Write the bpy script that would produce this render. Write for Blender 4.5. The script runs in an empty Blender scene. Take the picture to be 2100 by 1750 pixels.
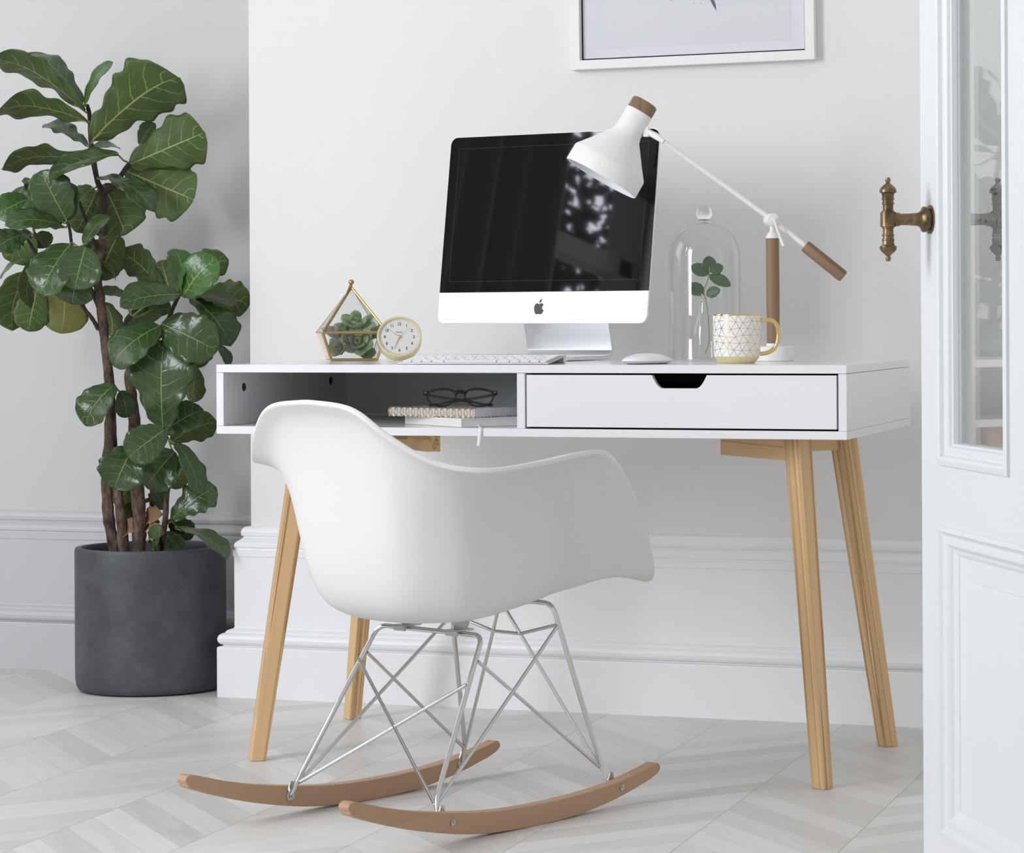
import bpy, bmesh, math, random
from mathutils import Vector, Matrix, Quaternion
R = math.radians
scene = bpy.context.scene
col = scene.collection
random.seed(7)

# ------------------------------------------------------------------ camera
CAM = Vector((1.524, -4.624, 0.8395)); FPX = 5516.0; YAW = 0.3209; ROLL = -0.005
PX, PY = 1050.0, 647.35
_f = Vector((-math.sin(YAW), math.cos(YAW), 0)); _r = Vector((math.cos(YAW), math.sin(YAW), 0)); _u = Vector((0, 0, 1))
_c, _s = math.cos(ROLL), math.sin(ROLL)
cd = bpy.data.cameras.new('camera'); cam = bpy.data.objects.new('camera', cd); col.objects.link(cam)
rr = _r * _c + _u * _s; uu = _u * _c - _r * _s
m = Matrix.Identity(4)
for i in range(3):
    m[i][0] = rr[i]; m[i][1] = uu[i]; m[i][2] = -_f[i]; m[i][3] = CAM[i]
cam.matrix_world = m
cd.sensor_width = 36; cd.sensor_fit = 'HORIZONTAL'; cd.lens = FPX / 2100 * 36
cd.shift_x = 0; cd.shift_y = -(875 - PY) / 2100; cd.clip_start = 0.05
scene.camera = cam

def ray(u, v):
    a, b = u - PX, v - PY
    a, b = _c * a + _s * b, -_s * a + _c * b
    return _r * (a / FPX) + _f - _u * (b / FPX)
def onz(u, v, z=0.0): r = ray(u, v); return CAM + r * ((z - CAM.z) / r.z)
def ony(u, v, y): r = ray(u, v); return CAM + r * ((y - CAM.y) / r.y)
def dep(u, v, Z): return CAM + ray(u, v) * Z

# ------------------------------------------------------------------ object helpers
def tag(o, label=None, cat=None, group=None, kind=None):
    if label: o['label'] = label
    if cat: o['category'] = cat
    if group: o['group'] = group
    if kind: o['kind'] = kind
    return o
def empty(name, loc=(0, 0, 0), rz=0.0, label=None, cat=None, group=None, kind=None):
    o = bpy.data.objects.new(name, None); col.objects.link(o)
    o.location = loc; o.rotation_euler = (0, 0, rz); o.empty_display_size = .02
    return tag(o, label, cat, group, kind)

class MB:
    """collects verts / faces with material index and smooth flag"""
    def __init__(s): s.v = []; s.f = []; s.mi = []; s.sm = []; s.uv = None; s.M = Matrix.Identity(4)
    def add(s, vs, fs, mi=0, smooth=False):
        n = len(s.v); s.v += [s.M @ Vector(v) for v in vs]
        for f in fs: s.f.append([i + n for i in f]); s.mi.append(mi); s.sm.append(smooth)
        return s
    def box(s, a, b, mi=0, bv=0.0):
        x0, y0, z0 = [min(p, q) for p, q in zip(a, b)]; x1, y1, z1 = [max(p, q) for p, q in zip(a, b)]
        if bv <= 0:
            vs = [(x0, y0, z0), (x1, y0, z0), (x1, y1, z0), (x0, y1, z0), (x0, y0, z1), (x1, y0, z1), (x1, y1, z1), (x0, y1, z1)]
            fs = [(0, 3, 2, 1), (4, 5, 6, 7), (0, 1, 5, 4), (1, 2, 6, 5), (2, 3, 7, 6), (3, 0, 4, 7)]
            return s.add(vs, fs, mi)
        bm = bmesh.new(); bmesh.ops.create_cube(bm, size=1)
        for v in bm.verts: v.co = Vector(((x0 + x1) / 2 + v.co.x * (x1 - x0), (y0 + y1) / 2 + v.co.y * (y1 - y0), (z0 + z1) / 2 + v.co.z * (z1 - z0)))
        bmesh.ops.bevel(bm, geom=bm.edges[:], offset=bv, segments=2, affect='EDGES', profile=.7)
        bm.verts.index_update()
        s.add([v.co.copy() for v in bm.verts], [[v.index for v in f.verts] for f in bm.faces], mi); bm.free(); return s
    def prism(s, poly, z0, z1, mi=0, smooth=False):
        n = len(poly); vs = [(x, y, z0) for x, y in poly] + [(x, y, z1) for x, y in poly]
        fs = [list(range(n))[::-1], list(range(n, 2 * n))]; s.add(vs, fs, mi)
        return s.add(vs, [(i, (i + 1) % n, n + (i + 1) % n, n + i) for i in range(n)], mi, smooth)
    def lathe(s, prof, seg=48, mi=0, smooth=True, c=(0, 0, 0), ax=(0, 0, 1), closed=False):
        q = Vector((0, 0, 1)).rotation_difference(Vector(ax).normalized()); c = Vector(c); vs = []; fs = []
        n = len(prof)
        for r, z in prof:
            for k in range(seg):
                t = 2 * math.pi * k / seg; vs.append(c + q @ Vector((r * math.cos(t), r * math.sin(t), z)))
        for i in range(n - 1 if not closed else n):
            j = (i + 1) % n
            for k in range(seg):
                l = (k + 1) % seg; fs.append((i * seg + k, i * seg + l, j * seg + l, j * seg + k))
        return s.add(vs, fs, mi, smooth)
    def tube(s, pts, rad, seg=10, mi=0, cap=True, closed=False):
        pts = [Vector(p) for p in pts]; n = len(pts)
        rad = rad if isinstance(rad, (list, tuple)) else [rad] * n
        vs = []; fs = []; prev = None
        for i, p in enumerate(pts):
            a = pts[(i - 1) % n] if (closed or i > 0) else p; b = pts[(i + 1) % n] if (closed or i < n - 1) else p
            t = (b - a).normalized()
            if prev is None:
                h = Vector((0, 0, 1)) if abs(t.z) < .9 else Vector((1, 0, 0)); x = t.cross(h).normalized()
            else:
                x = (prev - t * prev.dot(t)); x = x.normalized() if x.length > 1e-9 else t.orthogonal().normalized()
            prev = x; y = t.cross(x)
            for k in range(seg):
                w = 2 * math.pi * k / seg; vs.append(p + (x * math.cos(w) + y * math.sin(w)) * rad[i])
        m = n if closed else n - 1
        for i in range(m):
            j = (i + 1) % n
            for k in range(seg):
                l = (k + 1) % seg; fs.append((i * seg + k, i * seg + l, j * seg + l, j * seg + k))
        s.add(vs, fs, mi, True)
        if cap and not closed: s.add(vs[:seg], [list(range(seg))[::-1]], mi); s.add(vs[-seg:], [list(range(seg))], mi)
        return s
    def cyl(s, a, b, r, seg=24, mi=0, r2=None, bv=0):
        a = Vector(a); b = Vector(b); L = (b - a).length; r2 = r if r2 is None else r2
        if bv: prof = [(0, 0), (r - bv, 0), (r, bv), (r2, L - bv), (r2 - bv, L), (0, L)]
        else: prof = [(0, 0), (r, 0), (r, 0), (r2, L), (r2, L), (0, L)]
        return s.lathe(prof, seg, mi, True, a, b - a)
    def ball(s, c, r, mi=0, seg=20, n=12, sc=(1, 1, 1)):
        prof = [(r * math.sin(math.pi * i / n), -r * math.cos(math.pi * i / n)) for i in range(n + 1)]
        k = len(s.v); s.lathe(prof, seg, mi, True, (0, 0, 0)); 
        for i in range(k, len(s.v)): s.v[i] = s.M @ (Vector(c) + Vector([a * b for a, b in zip(s.M.inverted() @ s.v[i], sc)]))
        return s
    def build(s, name, mats, parent=None, bevel=0, seg=2, smooth=None, weld=True, **kw):
        me = bpy.data.meshes.new(name); me.from_pydata([tuple(v) for v in s.v], [], s.f)
        mats = mats if isinstance(mats, (list, tuple)) else [mats]
        for mt in mats: me.materials.append(mt)
        for p, a, b in zip(me.polygons, s.mi, s.sm): p.material_index = a; p.use_smooth = b if smooth is None else smooth
        if weld:
            bm = bmesh.new(); bm.from_mesh(me); bmesh.ops.remove_doubles(bm, verts=bm.verts, dist=1e-6)
            bmesh.ops.recalc_face_normals(bm, faces=bm.faces); bm.to_mesh(me); bm.free()
        me.update()
        o = bpy.data.objects.new(name, me); col.objects.link(o)
        if parent is not None: o.parent = parent
        if bevel:
            md = o.modifiers.new('bevel', 'BEVEL'); md.width = bevel; md.segments = seg; md.limit_method = 'ANGLE'; md.angle_limit = R(35)
            md.harden_normals = False
        if any(s.sm) or smooth:
            try: me.set_sharp_from_angle(angle=R(40))
            except Exception: pass
        return tag(o, **kw)

def spline(P, n=8, closed=False):
    P = [Vector(p) for p in P]; N = len(P); out = []
    for i in range(N if closed else N - 1):
        if closed: a, b, c, d = P[(i - 1) % N], P[i], P[(i + 1) % N], P[(i + 2) % N]
        else:
            b, c = P[i], P[i + 1]; a = P[i - 1] if i > 0 else b * 2 - c; d = P[i + 2] if i + 2 < N else c * 2 - b
        for k in range(n):
            t = k / n; out.append(.5 * ((2 * b) + (c - a) * t + (2 * a - 5 * b + 4 * c - d) * t * t + (3 * b - a - 3 * c + d) * t ** 3))
    if not closed: out.append(P[-1])
    return out
def interp(tab, x):
    for (a, b), (c, d) in zip(tab, tab[1:]):
        if x <= c: t = (x - a) / (c - a); return b + (d - b) * t
    return tab[-1][1]

# ------------------------------------------------------------------ materials
class Mat:
    def __init__(s, name):
        s.m = bpy.data.materials.new(name); s.m.use_nodes = True; s.nt = s.m.node_tree; s.N = s.nt.nodes; s.L = s.nt.links
        s.b = s.N['Principled BSDF']
    def node(s, t, **k):
        n = s.N.new(t)
        for a, v in k.items():
            if a in n.inputs if False else False: pass
            setattr(n, a, v)
        return n
    def link(s, a, b): s.L.new(a, b)
    def val(s, x):
        n = s.N.new('ShaderNodeValue'); n.outputs[0].default_value = x; return n.outputs[0]
    def math(s, op, a, b=None, c=None):
        n = s.N.new('ShaderNodeMath'); n.operation = op
        for i, x in enumerate((a, b, c)):
            if x is None: continue
            if isinstance(x, (int, float)): n.inputs[i].default_value = x
            else: s.link(x, n.inputs[i])
        return n.outputs[0]
    def mix(s, f, a, b, mode='MIX'):
        n = s.N.new('ShaderNodeMix'); n.data_type = 'RGBA'; n.blend_type = mode
        for i, x in ((0, f), (6, a), (7, b)):
            if isinstance(x, (int, float)): n.inputs[i].default_value = x
            elif isinstance(x, (tuple, list)): n.inputs[i].default_value = (*x[:3], 1)
            else: s.link(x, n.inputs[i])
        return n.outputs[2]
    def ramp(s, f, stops):
        n = s.N.new('ShaderNodeValToRGB'); s.link(f, n.inputs[0]); e = n.color_ramp.elements
        while len(e) < len(stops): e.new(.5)
        for k, (p, c) in zip(e, stops): k.position = p; k.color = (*c, 1) if isinstance(c, (tuple, list)) else (c, c, c, 1)
        return n.outputs[0]
    def coord(s, w='Object'): return s.N.new('ShaderNodeTexCoord').outputs[w]
    def mapping(s, v, sc=(1, 1, 1), rot=(0, 0, 0), loc=(0, 0, 0)):
        n = s.N.new('ShaderNodeMapping'); s.link(v, n.inputs[0]); n.inputs['Scale'].default_value = sc; n.inputs['Rotation'].default_value = rot; n.inputs['Location'].default_value = loc
        return n.outputs[0]
    def noise(s, v, sc=5, det=3, rough=.5, dist=0):
        n = s.N.new('ShaderNodeTexNoise'); s.link(v, n.inputs['Vector']); n.inputs['Scale'].default_value = sc; n.inputs['Detail'].default_value = det
        n.inputs['Roughness'].default_value = rough; n.inputs['Distortion'].default_value = dist; return n.outputs[0]
    def bump(s, h, st=.1, d=.01):
        n = s.N.new('ShaderNodeBump'); s.link(h, n.inputs['Height']); n.inputs['Strength'].default_value = st; n.inputs['Distance'].default_value = d
        s.link(n.outputs[0], s.b.inputs['Normal']); return n
    def set(s, **k):
        mp = dict(color='Base Color', rough='Roughness', metal='Metallic', spec='Specular IOR Level', trans='Transmission Weight', ior='IOR', coat='Coat Weight', coatr='Coat Roughness', sss='Subsurface Weight', emis='Emission Color', emst='Emission Strength', sheen='Sheen Weight', alpha='Alpha')
        for a, v in k.items():
            i = s.b.inputs[mp[a]]
            if isinstance(v, (tuple, list)): i.default_value = (*v[:3], 1)
            elif isinstance(v, (int, float)): i.default_value = v
            else: s.link(v, i)
        return s
def simple(name, color, rough=.5, **k): return Mat(name).set(color=color, rough=rough, **k).m

def m_wall(name, color, bs=.12):
    M = Mat(name).set(color=color, rough=.75, spec=.25); c = M.coord()
    h = M.math('ADD', M.noise(c, 160, 3, .6), M.math('MULTIPLY', M.noise(c, 22, 2, .5), 1.2)); M.bump(h, bs, .004); return M.m
WALL = m_wall('wall_paint', (.795, .788, .782)); WALL2 = m_wall('alcove_shaded_paint', (.605, .602, .60), .06)  # recess wall colour is darkened to stand in for the shade there
def m_trim(name, color):
    M = Mat(name).set(color=color, rough=.38, spec=.4); M.bump(M.noise(M.mapping(M.coord(), (6, 6, 40)), 4, 3), .05, .003); return M.m
TRIM = m_trim('gloss_trim_paint', (.84, .85, .865)); TRIM2 = m_trim('alcove_shaded_trim', (.56, .565, .575)); DOORP = m_trim('door_paint', (.73, .745, .765))  # recess skirting is a darker copy of the trim, shade put into its colour

def m_floor():
    M = Mat('chevron_floor'); c = M.coord(); sp = M.N.new('ShaderNodeSeparateXYZ'); M.link(c, sp.inputs[0]); X, Y = sp.outputs[0], sp.outputs[1]
    W = .2505
    q = M.math('DIVIDE', M.math('ADD', X, .8225 + W * 20), W); ci = M.math('FLOOR', q); fx = M.math('SUBTRACT', q, ci)
    par = M.math('MODULO', ci, 2.0)                    # 0 -> rises to the right
    sg = M.math('SUBTRACT', 1.0, M.math('MULTIPLY', par, 2.0))
    off = M.math('MULTIPLY', M.math('SUBTRACT', M.math('MULTIPLY', fx, W), M.math('MULTIPLY', par, W)), M.math('MULTIPLY', sg, 1.12))
    yy = M.math('ADD', M.math('SUBTRACT', Y, off), .184 + 9.4)
    p = M.math('DIVIDE', yy, .094); pi_ = M.math('FLOOR', p); fy = M.math('SUBTRACT', p, pi_)
    wn = M.N.new('ShaderNodeTexWhiteNoise'); wn.noise_dimensions = '3D'; cb = M.N.new('ShaderNodeCombineXYZ'); M.link(ci, cb.inputs[0]); M.link(pi_, cb.inputs[1]); M.link(cb.outputs[0], wn.inputs['Vector']); rnd = wn.outputs['Value']
    # grain coordinates: along the plank / across it
    al = M.math('ADD', M.math('MULTIPLY', fx, W * 1.5), M.math('MULTIPLY', rnd, 37.0)); cr = M.math('ADD', M.math('MULTIPLY', yy, .67), M.math('MULTIPLY', ci, 5.3))
    g = M.N.new('ShaderNodeCombineXYZ'); M.link(al, g.inputs[0]); M.link(cr, g.inputs[1]); M.link(M.math('MULTIPLY', rnd, 9), g.inputs[2]); gv = g.outputs[0]
    n1 = M.noise(M.mapping(gv, (3, 28, 1)), 1.6, 5, .62, .8); n2 = M.noise(M.mapping(gv, (14, 260, 1)), 1, 3, .6); n3 = M.noise(M.mapping(gv, (2.2, 11, 1)), 1.5, 2, .5, 1.5)
    rings = M.math('FRACT', M.math('MULTIPLY', n3, 9)); 
    base = M.ramp(rnd, [(0, (.645, .625, .60)), (.35, (.72, .705, .685)), (.7, (.775, .765, .748)), (1, (.84, .83, .815))])
    f = M.math('ADD', M.math('MULTIPLY', M.math('SUBTRACT', n1, .5), 1.05), M.math('MULTIPLY', M.math('SUBTRACT', n2, .5), .45))
    f = M.math('ADD', f, M.math('MULTIPLY', M.math('SUBTRACT', M.math('POWER', rings, 4), .2), .09))
    cc = M.mix(M.math('ADD', .5, M.math('MULTIPLY', f, .9)), M.mix(1.0, base, (.80, .79, .775), 'MULTIPLY'), M.mix(.35, base, (.88, .88, .87)))
    e1 = M.math('LESS_THAN', M.math('MINIMUM', fy, M.math('SUBTRACT', 1, fy)), .011); e2 = M.math('LESS_THAN', M.math('MINIMUM', fx, M.math('SUBTRACT', 1, fx)), .0032)
    ed = M.math('MAXIMUM', M.math('MULTIPLY', e1, .35), M.math('MULTIPLY', e2, .75))
    cc = M.mix(ed, cc, (.30, .285, .27)); M.set(color=cc, rough=M.math('ADD', .36, M.math('MULTIPLY', n1, .15)), spec=.4); M.bump(n2, .04, .002); return M.m
FLOOR = m_floor()

def m_wood(name, a, b, c_, rings=9.0, grain=60, rough=.45, axis=2, st=1.0, stretch=.07, ns=None):
    """light timber with growth-ring stripes running along the given local axis"""
    M = Mat(name); c = M.coord(); sc = [1, 1, 1]; sc[axis] = stretch
    v = M.mapping(c, tuple(sc)); n = M.noise(v, ns or rings * 3, 2, .5, .6); w = M.math('FRACT', M.math('MULTIPLY', n, rings)); 
    fine = [grain * 6] * 3; fine[axis] = grain * .25
    n2 = M.noise(M.mapping(c, tuple(fine)), 1, 3, .6)
    t = M.math('ADD', M.math('MULTIPLY', M.math('POWER', w, 2.5), st), M.math('MULTIPLY', M.math('SUBTRACT', n2, .5), .35))
    M.set(color=M.ramp(t, [(0, a), (.5, b), (1, c_)]), rough=rough, spec=.35); M.bump(n2, .05, .001); return M.m
PINE = m_wood('pine', (.74, .50, .27), (.62, .41, .205), (.41, .235, .105), 4.5, 50, .42, 2, 1.15, .008, 34)
PINEX = m_wood('pine_rail', (.74, .50, .27), (.62, .41, .205), (.38, .22, .10), 4.5, 50, .42, 0, 1.15, .02, 30)
BEECH = m_wood('beech', (.47, .30, .19), (.42, .26, .16), (.33, .195, .115), 2, 90, .42, 0, .45)
OAK = m_wood('oak', (.27, .175, .105), (.22, .14, .082), (.13, .082, .048), 5, 90, .5, 2, .7)
OAKX = m_wood('oak_grip', (.27, .175, .105), (.22, .14, .082), (.13, .082, .048), 5, 90, .5, 2, .7)
LAC = simple('white_lacquer', (.82, .83, .845), .16, spec=.45)
LACI = simple('white_board', (.84, .88, .88), .35, spec=.4)
DARK = simple('dark_gap', (.02, .02, .02), .6)
SHELL = simple('white_polypropylene', (.76, .755, .745), .42, spec=.4)
CHROME = simple('chrome', (.66, .66, .66), .06, metal=1.0); STEEL = simple('dull_steel', (.55, .54, .52), .3, metal=1.0)
ALU = simple('aluminium', (.80, .81, .82), .3, metal=.9); ALUW = simple('bright_aluminium', (.91, .92, .93), .34, metal=.15, spec=.5)
BRASSF = simple('brushed_pale_gold', (.88, .79, .51), .33, metal=.8); GOLD = simple('gold', (.80, .57, .25), .16, metal=1.0)
BRASS = simple('copper_brass', (.52, .34, .16), .28, metal=1.0)
def m_oldbrass():
    M = Mat('aged_brass'); n = M.noise(M.coord(), 60, 3, .6); M.set(color=M.ramp(n, [(.3, (.09, .065, .038)), (.6, (.22, .155, .085)), (.8, (.42, .32, .18))]), rough=.36, metal=.85); return M.m
OLDB = m_oldbrass()
def m_chip():
    M = Mat('chipped_pale_paint'); n = M.noise(M.coord(), 90, 3, .7); M.set(color=M.ramp(n, [(.60, (.55, .57, .56)), (.66, (.20, .15, .09))]), rough=.5); return M.m
CHIP = m_chip()
BLACK = simple('black_plastic', (.012, .012, .013), .32, spec=.5); SCREEN = simple('black_screen_glass', (.006, .006, .0075), .025, spec=.5)
RUB = simple('rubber', (.55, .55, .54), .6); BLK2 = simple('matt_black', (.02, .02, .02), .7)
WPL = simple('white_plastic', (.86, .865, .87), .22, spec=.5); WMAT = simple('white_powder_coat', (.84, .84, .835), .5, spec=.35); SHIN = simple('shade_lining', (.80, .82, .84), .6)
PAPER = simple('paper', (.82, .82, .84), .7); PAPERC = simple('cream_cover', (.82, .81, .77), .5); CER = simple('glazed_ceramic', (.87, .87, .86), .1, spec=.5)
def m_glass(name, tint=(1, 1, 1), ior=1.45, k=1.0):
    m = bpy.data.materials.new(name); m.use_nodes = True; nt = m.node_tree; nt.nodes.clear()
    o = nt.nodes.new('ShaderNodeOutputMaterial'); t = nt.nodes.new('ShaderNodeBsdfTransparent'); g = nt.nodes.new('ShaderNodeBsdfGlossy'); mx = nt.nodes.new('ShaderNodeMixShader'); f = nt.nodes.new('ShaderNodeFresnel')
    t.inputs[0].default_value = (*tint, 1); g.inputs['Roughness'].default_value = .01; f.inputs[0].default_value = ior
    ge = nt.nodes.new('ShaderNodeNewGeometry'); mr = nt.nodes.new('ShaderNodeMapRange'); nt.links.new(ge.outputs['Backfacing'], mr.inputs[0]); mr.inputs[3].default_value = ior; mr.inputs[4].default_value = 1 / ior; nt.links.new(mr.outputs[0], f.inputs[0])
    if k != 1.0:
        mu = nt.nodes.new('ShaderNodeMath'); mu.operation = 'MULTIPLY'; mu.inputs[1].default_value = k; mu.use_clamp = True; nt.links.new(f.outputs[0], mu.inputs[0]); nt.links.new(mu.outputs[0], mx.inputs[0])
    else: nt.links.new(f.outputs[0], mx.inputs[0])
    nt.links.new(t.outputs[0], mx.inputs[1]); nt.links.new(g.outputs[0], mx.inputs[2]); nt.links.new(mx.outputs[0], o.inputs[0]); return m
GLASS = m_glass('clear_glass', (.985, .992, .988)); GLASST = m_glass('terrarium_glass', (.965, .975, .972)); GLASSD = m_glass('door_glass', (.95, .965, .96), 1.5, 1.3); GLASSF = m_glass('picture_glass', (.98, .98, .985), 1.3)
def m_pot():
    M = Mat('slate_grey_fibreclay'); c = M.coord(); n = M.noise(c, 14, 5, .6); n2 = M.noise(c, 70, 2, .5)
    M.set(color=M.ramp(M.math('ADD', M.math('MULTIPLY', n, .8), M.math('MULTIPLY', n2, .2)), [(.3, (.048, .050, .058)), (.55, (.075, .080, .093)), (.8, (.115, .122, .137))]), rough=.48, spec=.4); M.bump(n2, .05, .002); return M.m
POT = m_pot()
def m_bark():
    M = Mat('fig_bark'); c = M.mapping(M.coord(), (1, 1, .45)); n = M.noise(c, 70, 5, .65); n2 = M.noise(c, 260, 2, .6)
    M.set(color=M.ramp(n, [(.3, (.035, .022, .017)), (.5, (.11, .075, .058)), (.72, (.24, .175, .135))]), rough=.8, spec=.2); M.bump(M.math('ADD', n, n2), .7, .004); return M.m
BARK = m_bark(); DBARK = simple('young_dark_stem', (.035, .022, .018), .7); GSTEM = simple('green_stem', (.22, .27, .08), .5)
def m_leaf(name, lo, hi, vein, rough, vw=1.0, spec=.5, coat=0):
    """fiddle-leaf blade: UV x along the midrib 0-1, UV y across -1..1 shifted to 0-1"""
    M = Mat(name); uv = M.N.new('ShaderNodeUVMap'); sp = M.N.new('ShaderNodeSeparateXYZ'); M.link(uv.outputs[0], sp.inputs[0])
    u, v = sp.outputs[0], M.math('ABSOLUTE', M.math('SUBTRACT', M.math('MULTIPLY', sp.outputs[1], 2), 1))
    oi = M.N.new('ShaderNodeObjectInfo'); rnd = oi.outputs['Random']
    n = M.noise(uv.outputs[0], 9, 2, .5); uw = M.math('ADD', u, M.math('MULTIPLY', M.math('SUBTRACT', n, .5), .05))
    sidephase = M.math('MULTIPLY', M.math('GREATER_THAN', sp.outputs[1], .5), .5)
    q = M.math('ADD', M.math('MULTIPLY', M.math('SUBTRACT', uw, M.math('MULTIPLY', M.math('POWER', v, 1.35), .22)), 6.0), sidephase)
    d = M.math('ABSOLUTE', M.math('SUBTRACT', M.math('FRACT', q), .5))
    wv = M.math('MULTIPLY', .055 * vw, M.math('SUBTRACT', 1.15, v)); side = M.math('SUBTRACT', 1.0, M.math('SMOOTH_MIN', M.math('DIVIDE', d, wv), 1.0, .3)); side = M.math('MAXIMUM', side, 0.0)
    mid = M.math('LESS_THAN', v, M.math('MULTIPLY', .035 * vw, M.math('SUBTRACT', 1.25, u)))
    q2 = M.math('ABSOLUTE', M.math('SUBTRACT', M.math('FRACT', M.math('ADD', M.math('MULTIPLY', v, 4.0), M.math('MULTIPLY', n, 2.0))), .5)); q3 = M.math('MULTIPLY', M.math('LESS_THAN', q2, .035), .16)
    vm = M.math('MINIMUM', M.math('MAXIMUM', M.math('MAXIMUM', M.math('MULTIPLY', side, .75), mid), q3), 1.0)
    b = M.mix(M.math('ADD', M.math('MULTIPLY', M.noise(uv.outputs[0], 3, 2), .5), M.math('MULTIPLY', rnd, .5)), lo, hi)
    M.set(color=M.mix(vm, b, vein), rough=rough, spec=spec, coat=coat); M.set(coatr=.2); M.bump(M.math('SUBTRACT', n, M.math('MULTIPLY', vm, .8)), .28, .004)
    return M.m
LT = m_leaf('fig_leaf_upper', (.027, .058, .017), (.048, .092, .027), (.22, .30, .10), .24, .75, .5)
LU = m_leaf('fig_leaf_under', (.060, .100, .030), (.085, .130, .040), (.33, .37, .14), .5, 1.15, .3)
LB = m_leaf('fig_leaf_young', (.035, .105, .022), (.055, .14, .03), (.30, .40, .10), .28, .8, .5)
LY = m_leaf('fig_leaf_yellowing', (.12, .13, .028), (.15, .155, .04), (.28, .27, .08), .5, .8, .3)
DRY = simple('dry_leaf', (.26, .15, .08), .8)
SUC = Mat('succulent_green'); _n = SUC.noise(SUC.coord(), 50, 2); SUC.set(color=SUC.ramp(_n, [(.35, (.12, .21, .09)), (.65, (.31, .42, .19))]), rough=.5); SUC = SUC.m
SUCP = Mat('succulent_purple'); _n = SUCP.noise(SUCP.coord(), 45, 2); SUCP.set(color=SUCP.ramp(_n, [(.36, (.27, .21, .24)), (.52, (.19, .25, .17)), (.68, (.46, .35, .24))]), rough=.5); SUCP = SUCP.m
EUC = simple('eucalyptus_leaf', (.040, .085, .038), .45)
WORLD, KEY1, KEY2, SKY, EXPO = 0.56, 12.0, 148.0, 700.0, 0.14
WM = {}
def thing(name, loc, rz=0.0, label=None, cat=None, group=None, kind=None):
    o = empty(name, loc, rz, label, cat, group, kind); WM[o.name] = Matrix.Translation(loc) @ Matrix.Rotation(rz, 4, 'Z'); return o
def inv(o): return WM[o.name].inverted()
def W2(o):                       # mesh builder that takes world coordinates for the parts of thing o
    b = MB(); b.M = inv(o); return b

# ================================================================== SETTING
b = MB(); b.box((-2.6, -6.2, -.08), (3.0, 1.4, 0)); b.build('floor', FLOOR, kind='structure', label='whitewashed wood floor in a chevron pattern')
b = MB(); b.box((-.914, .865, 0), (3.0, 1.4, 2.75)); b.build('wall_back', WALL, kind='structure', label='off-white wall behind the desk')
b = MB(); b.box((-2.6, 1.168, 0), (-.914, 1.4, 2.75)); b.build('wall_alcove', WALL2, kind='structure', label='wall of the recess behind the plant, its colour darkened as shade')
PROF = [(0, .058), (.108, .058), (.111, .056), (.1125, .048), (.1145, .047), (.117, .053), (.122, .0565), (.129, .0575), (.136, .055), (.140, .049), (.1415, .044), (.144, .043), (.148, .037), (.150, .030), (.153, .0285),
        (.308, .0285), (.3095, .0305), (.322, .0305), (.3235, .027), (.327, .0265), (.330, .029), (.335, .029), (.340, .026), (.346, .018), (.350, .013), (.353, .0125), (.354, .0165), (.362, .0175), (.369, .015), (.3735, .010), (.3745, 0)]
def skirting(name, mat, path, label):
    """path: list of functions p -> (x, y)"""
    b = MB(); n = len(PROF); vs = [(*f(p), z) for f in path for z, p in PROF]
    fs = [(k * n + i, (k + 1) * n + i, (k + 1) * n + i + 1, k * n + i + 1) for k in range(len(path) - 1) for i in range(n - 1)]
    b.add(vs, fs, 0, False); o = b.build(name, mat, kind='structure', label=label); return o
skirting('baseboard_back', TRIM, [lambda p: (-.914 - p, 1.168), lambda p: (-.914 - p, .865 - p), lambda p: (3.0, .865 - p)], 'tall white moulded skirting board under the back wall')
skirting('baseboard_alcove', TRIM2, [lambda p: (-2.6, 1.168 - p), lambda p: (-.93, 1.168 - p)], 'tall moulded skirting board behind the plant, its colour darkened as shade')
# left wall with a sash window (only seen reflected)
b = MB(); x0, x1 = -2.75, -2.6; ya, yb, za, zb = -2.31, -.85, .7, 2.95
b.box((x0, -6.2, 0), (x1, ya, 3.2)); b.box((x0, yb, 0), (x1, 1.4, 3.2)); b.box((x0, ya, 0), (x1, yb, za)); b.box((x0, ya, zb), (x1, yb, 3.2))
b.build('wall_left', WALL, kind='structure')
wn = thing('window_1', (-2.66, (ya + yb) / 2, za), kind='structure')
b = W2(wn)
for y in (ya, yb - .07): b.box((-2.72, y, za), (-2.64, y + .07, zb), bv=.006)
for z in (za, zb - .07, 1.96): b.box((-2.72, ya, z), (-2.64, yb, z + .07), bv=.006)
b.build('window_frame', TRIM, wn)
b = W2(wn); b.box((-2.703, ya + .05, za + .03), (-2.699, yb - .05, zb - .03)); b.build('window_pane', GLASS, wn)
b = W2(wn); b.box((-2.62, ya - .09, za - .05), (-2.585, ya, zb + .09), bv=.008); b.box((-2.62, yb, za - .05), (-2.585, yb + .09, zb + .09), bv=.008); b.box((-2.62, ya - .09, zb), (-2.585, yb + .09, zb + .09), bv=.008); b.box((-2.62, ya - .12, za - .06), (-2.53, yb + .12, za - .02), bv=.008); b.build('window_casing', TRIM, wn)
CURT = simple('mauve_curtain_cloth', (.38, .30, .34), .85)
def curtain(y0, y1, x, lab):
    b = MB(); n = 90; vs = []; fs = []
    for i in range(n + 1):
        t = i / n; y = y0 + (y1 - y0) * t; a = .035 * math.sin(t * 46) + .018 * math.sin(t * 19 + 1)
        vs += [(x + a, y, .06), (x + a * .8, y, 3.05)]
    for i in range(n): fs.append((2 * i, 2 * i + 2, 2 * i + 3, 2 * i + 1))
    b.add(vs, fs, 0, True); o = b.build('window_curtain', CURT, label=lab, cat='curtain'); md = o.modifiers.new('s', 'SOLIDIFY'); md.thickness = .003
curtain(-1.76, -.70, -2.47, 'mauve curtain drawn half across the sash window, seen in the dark screen')
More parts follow.
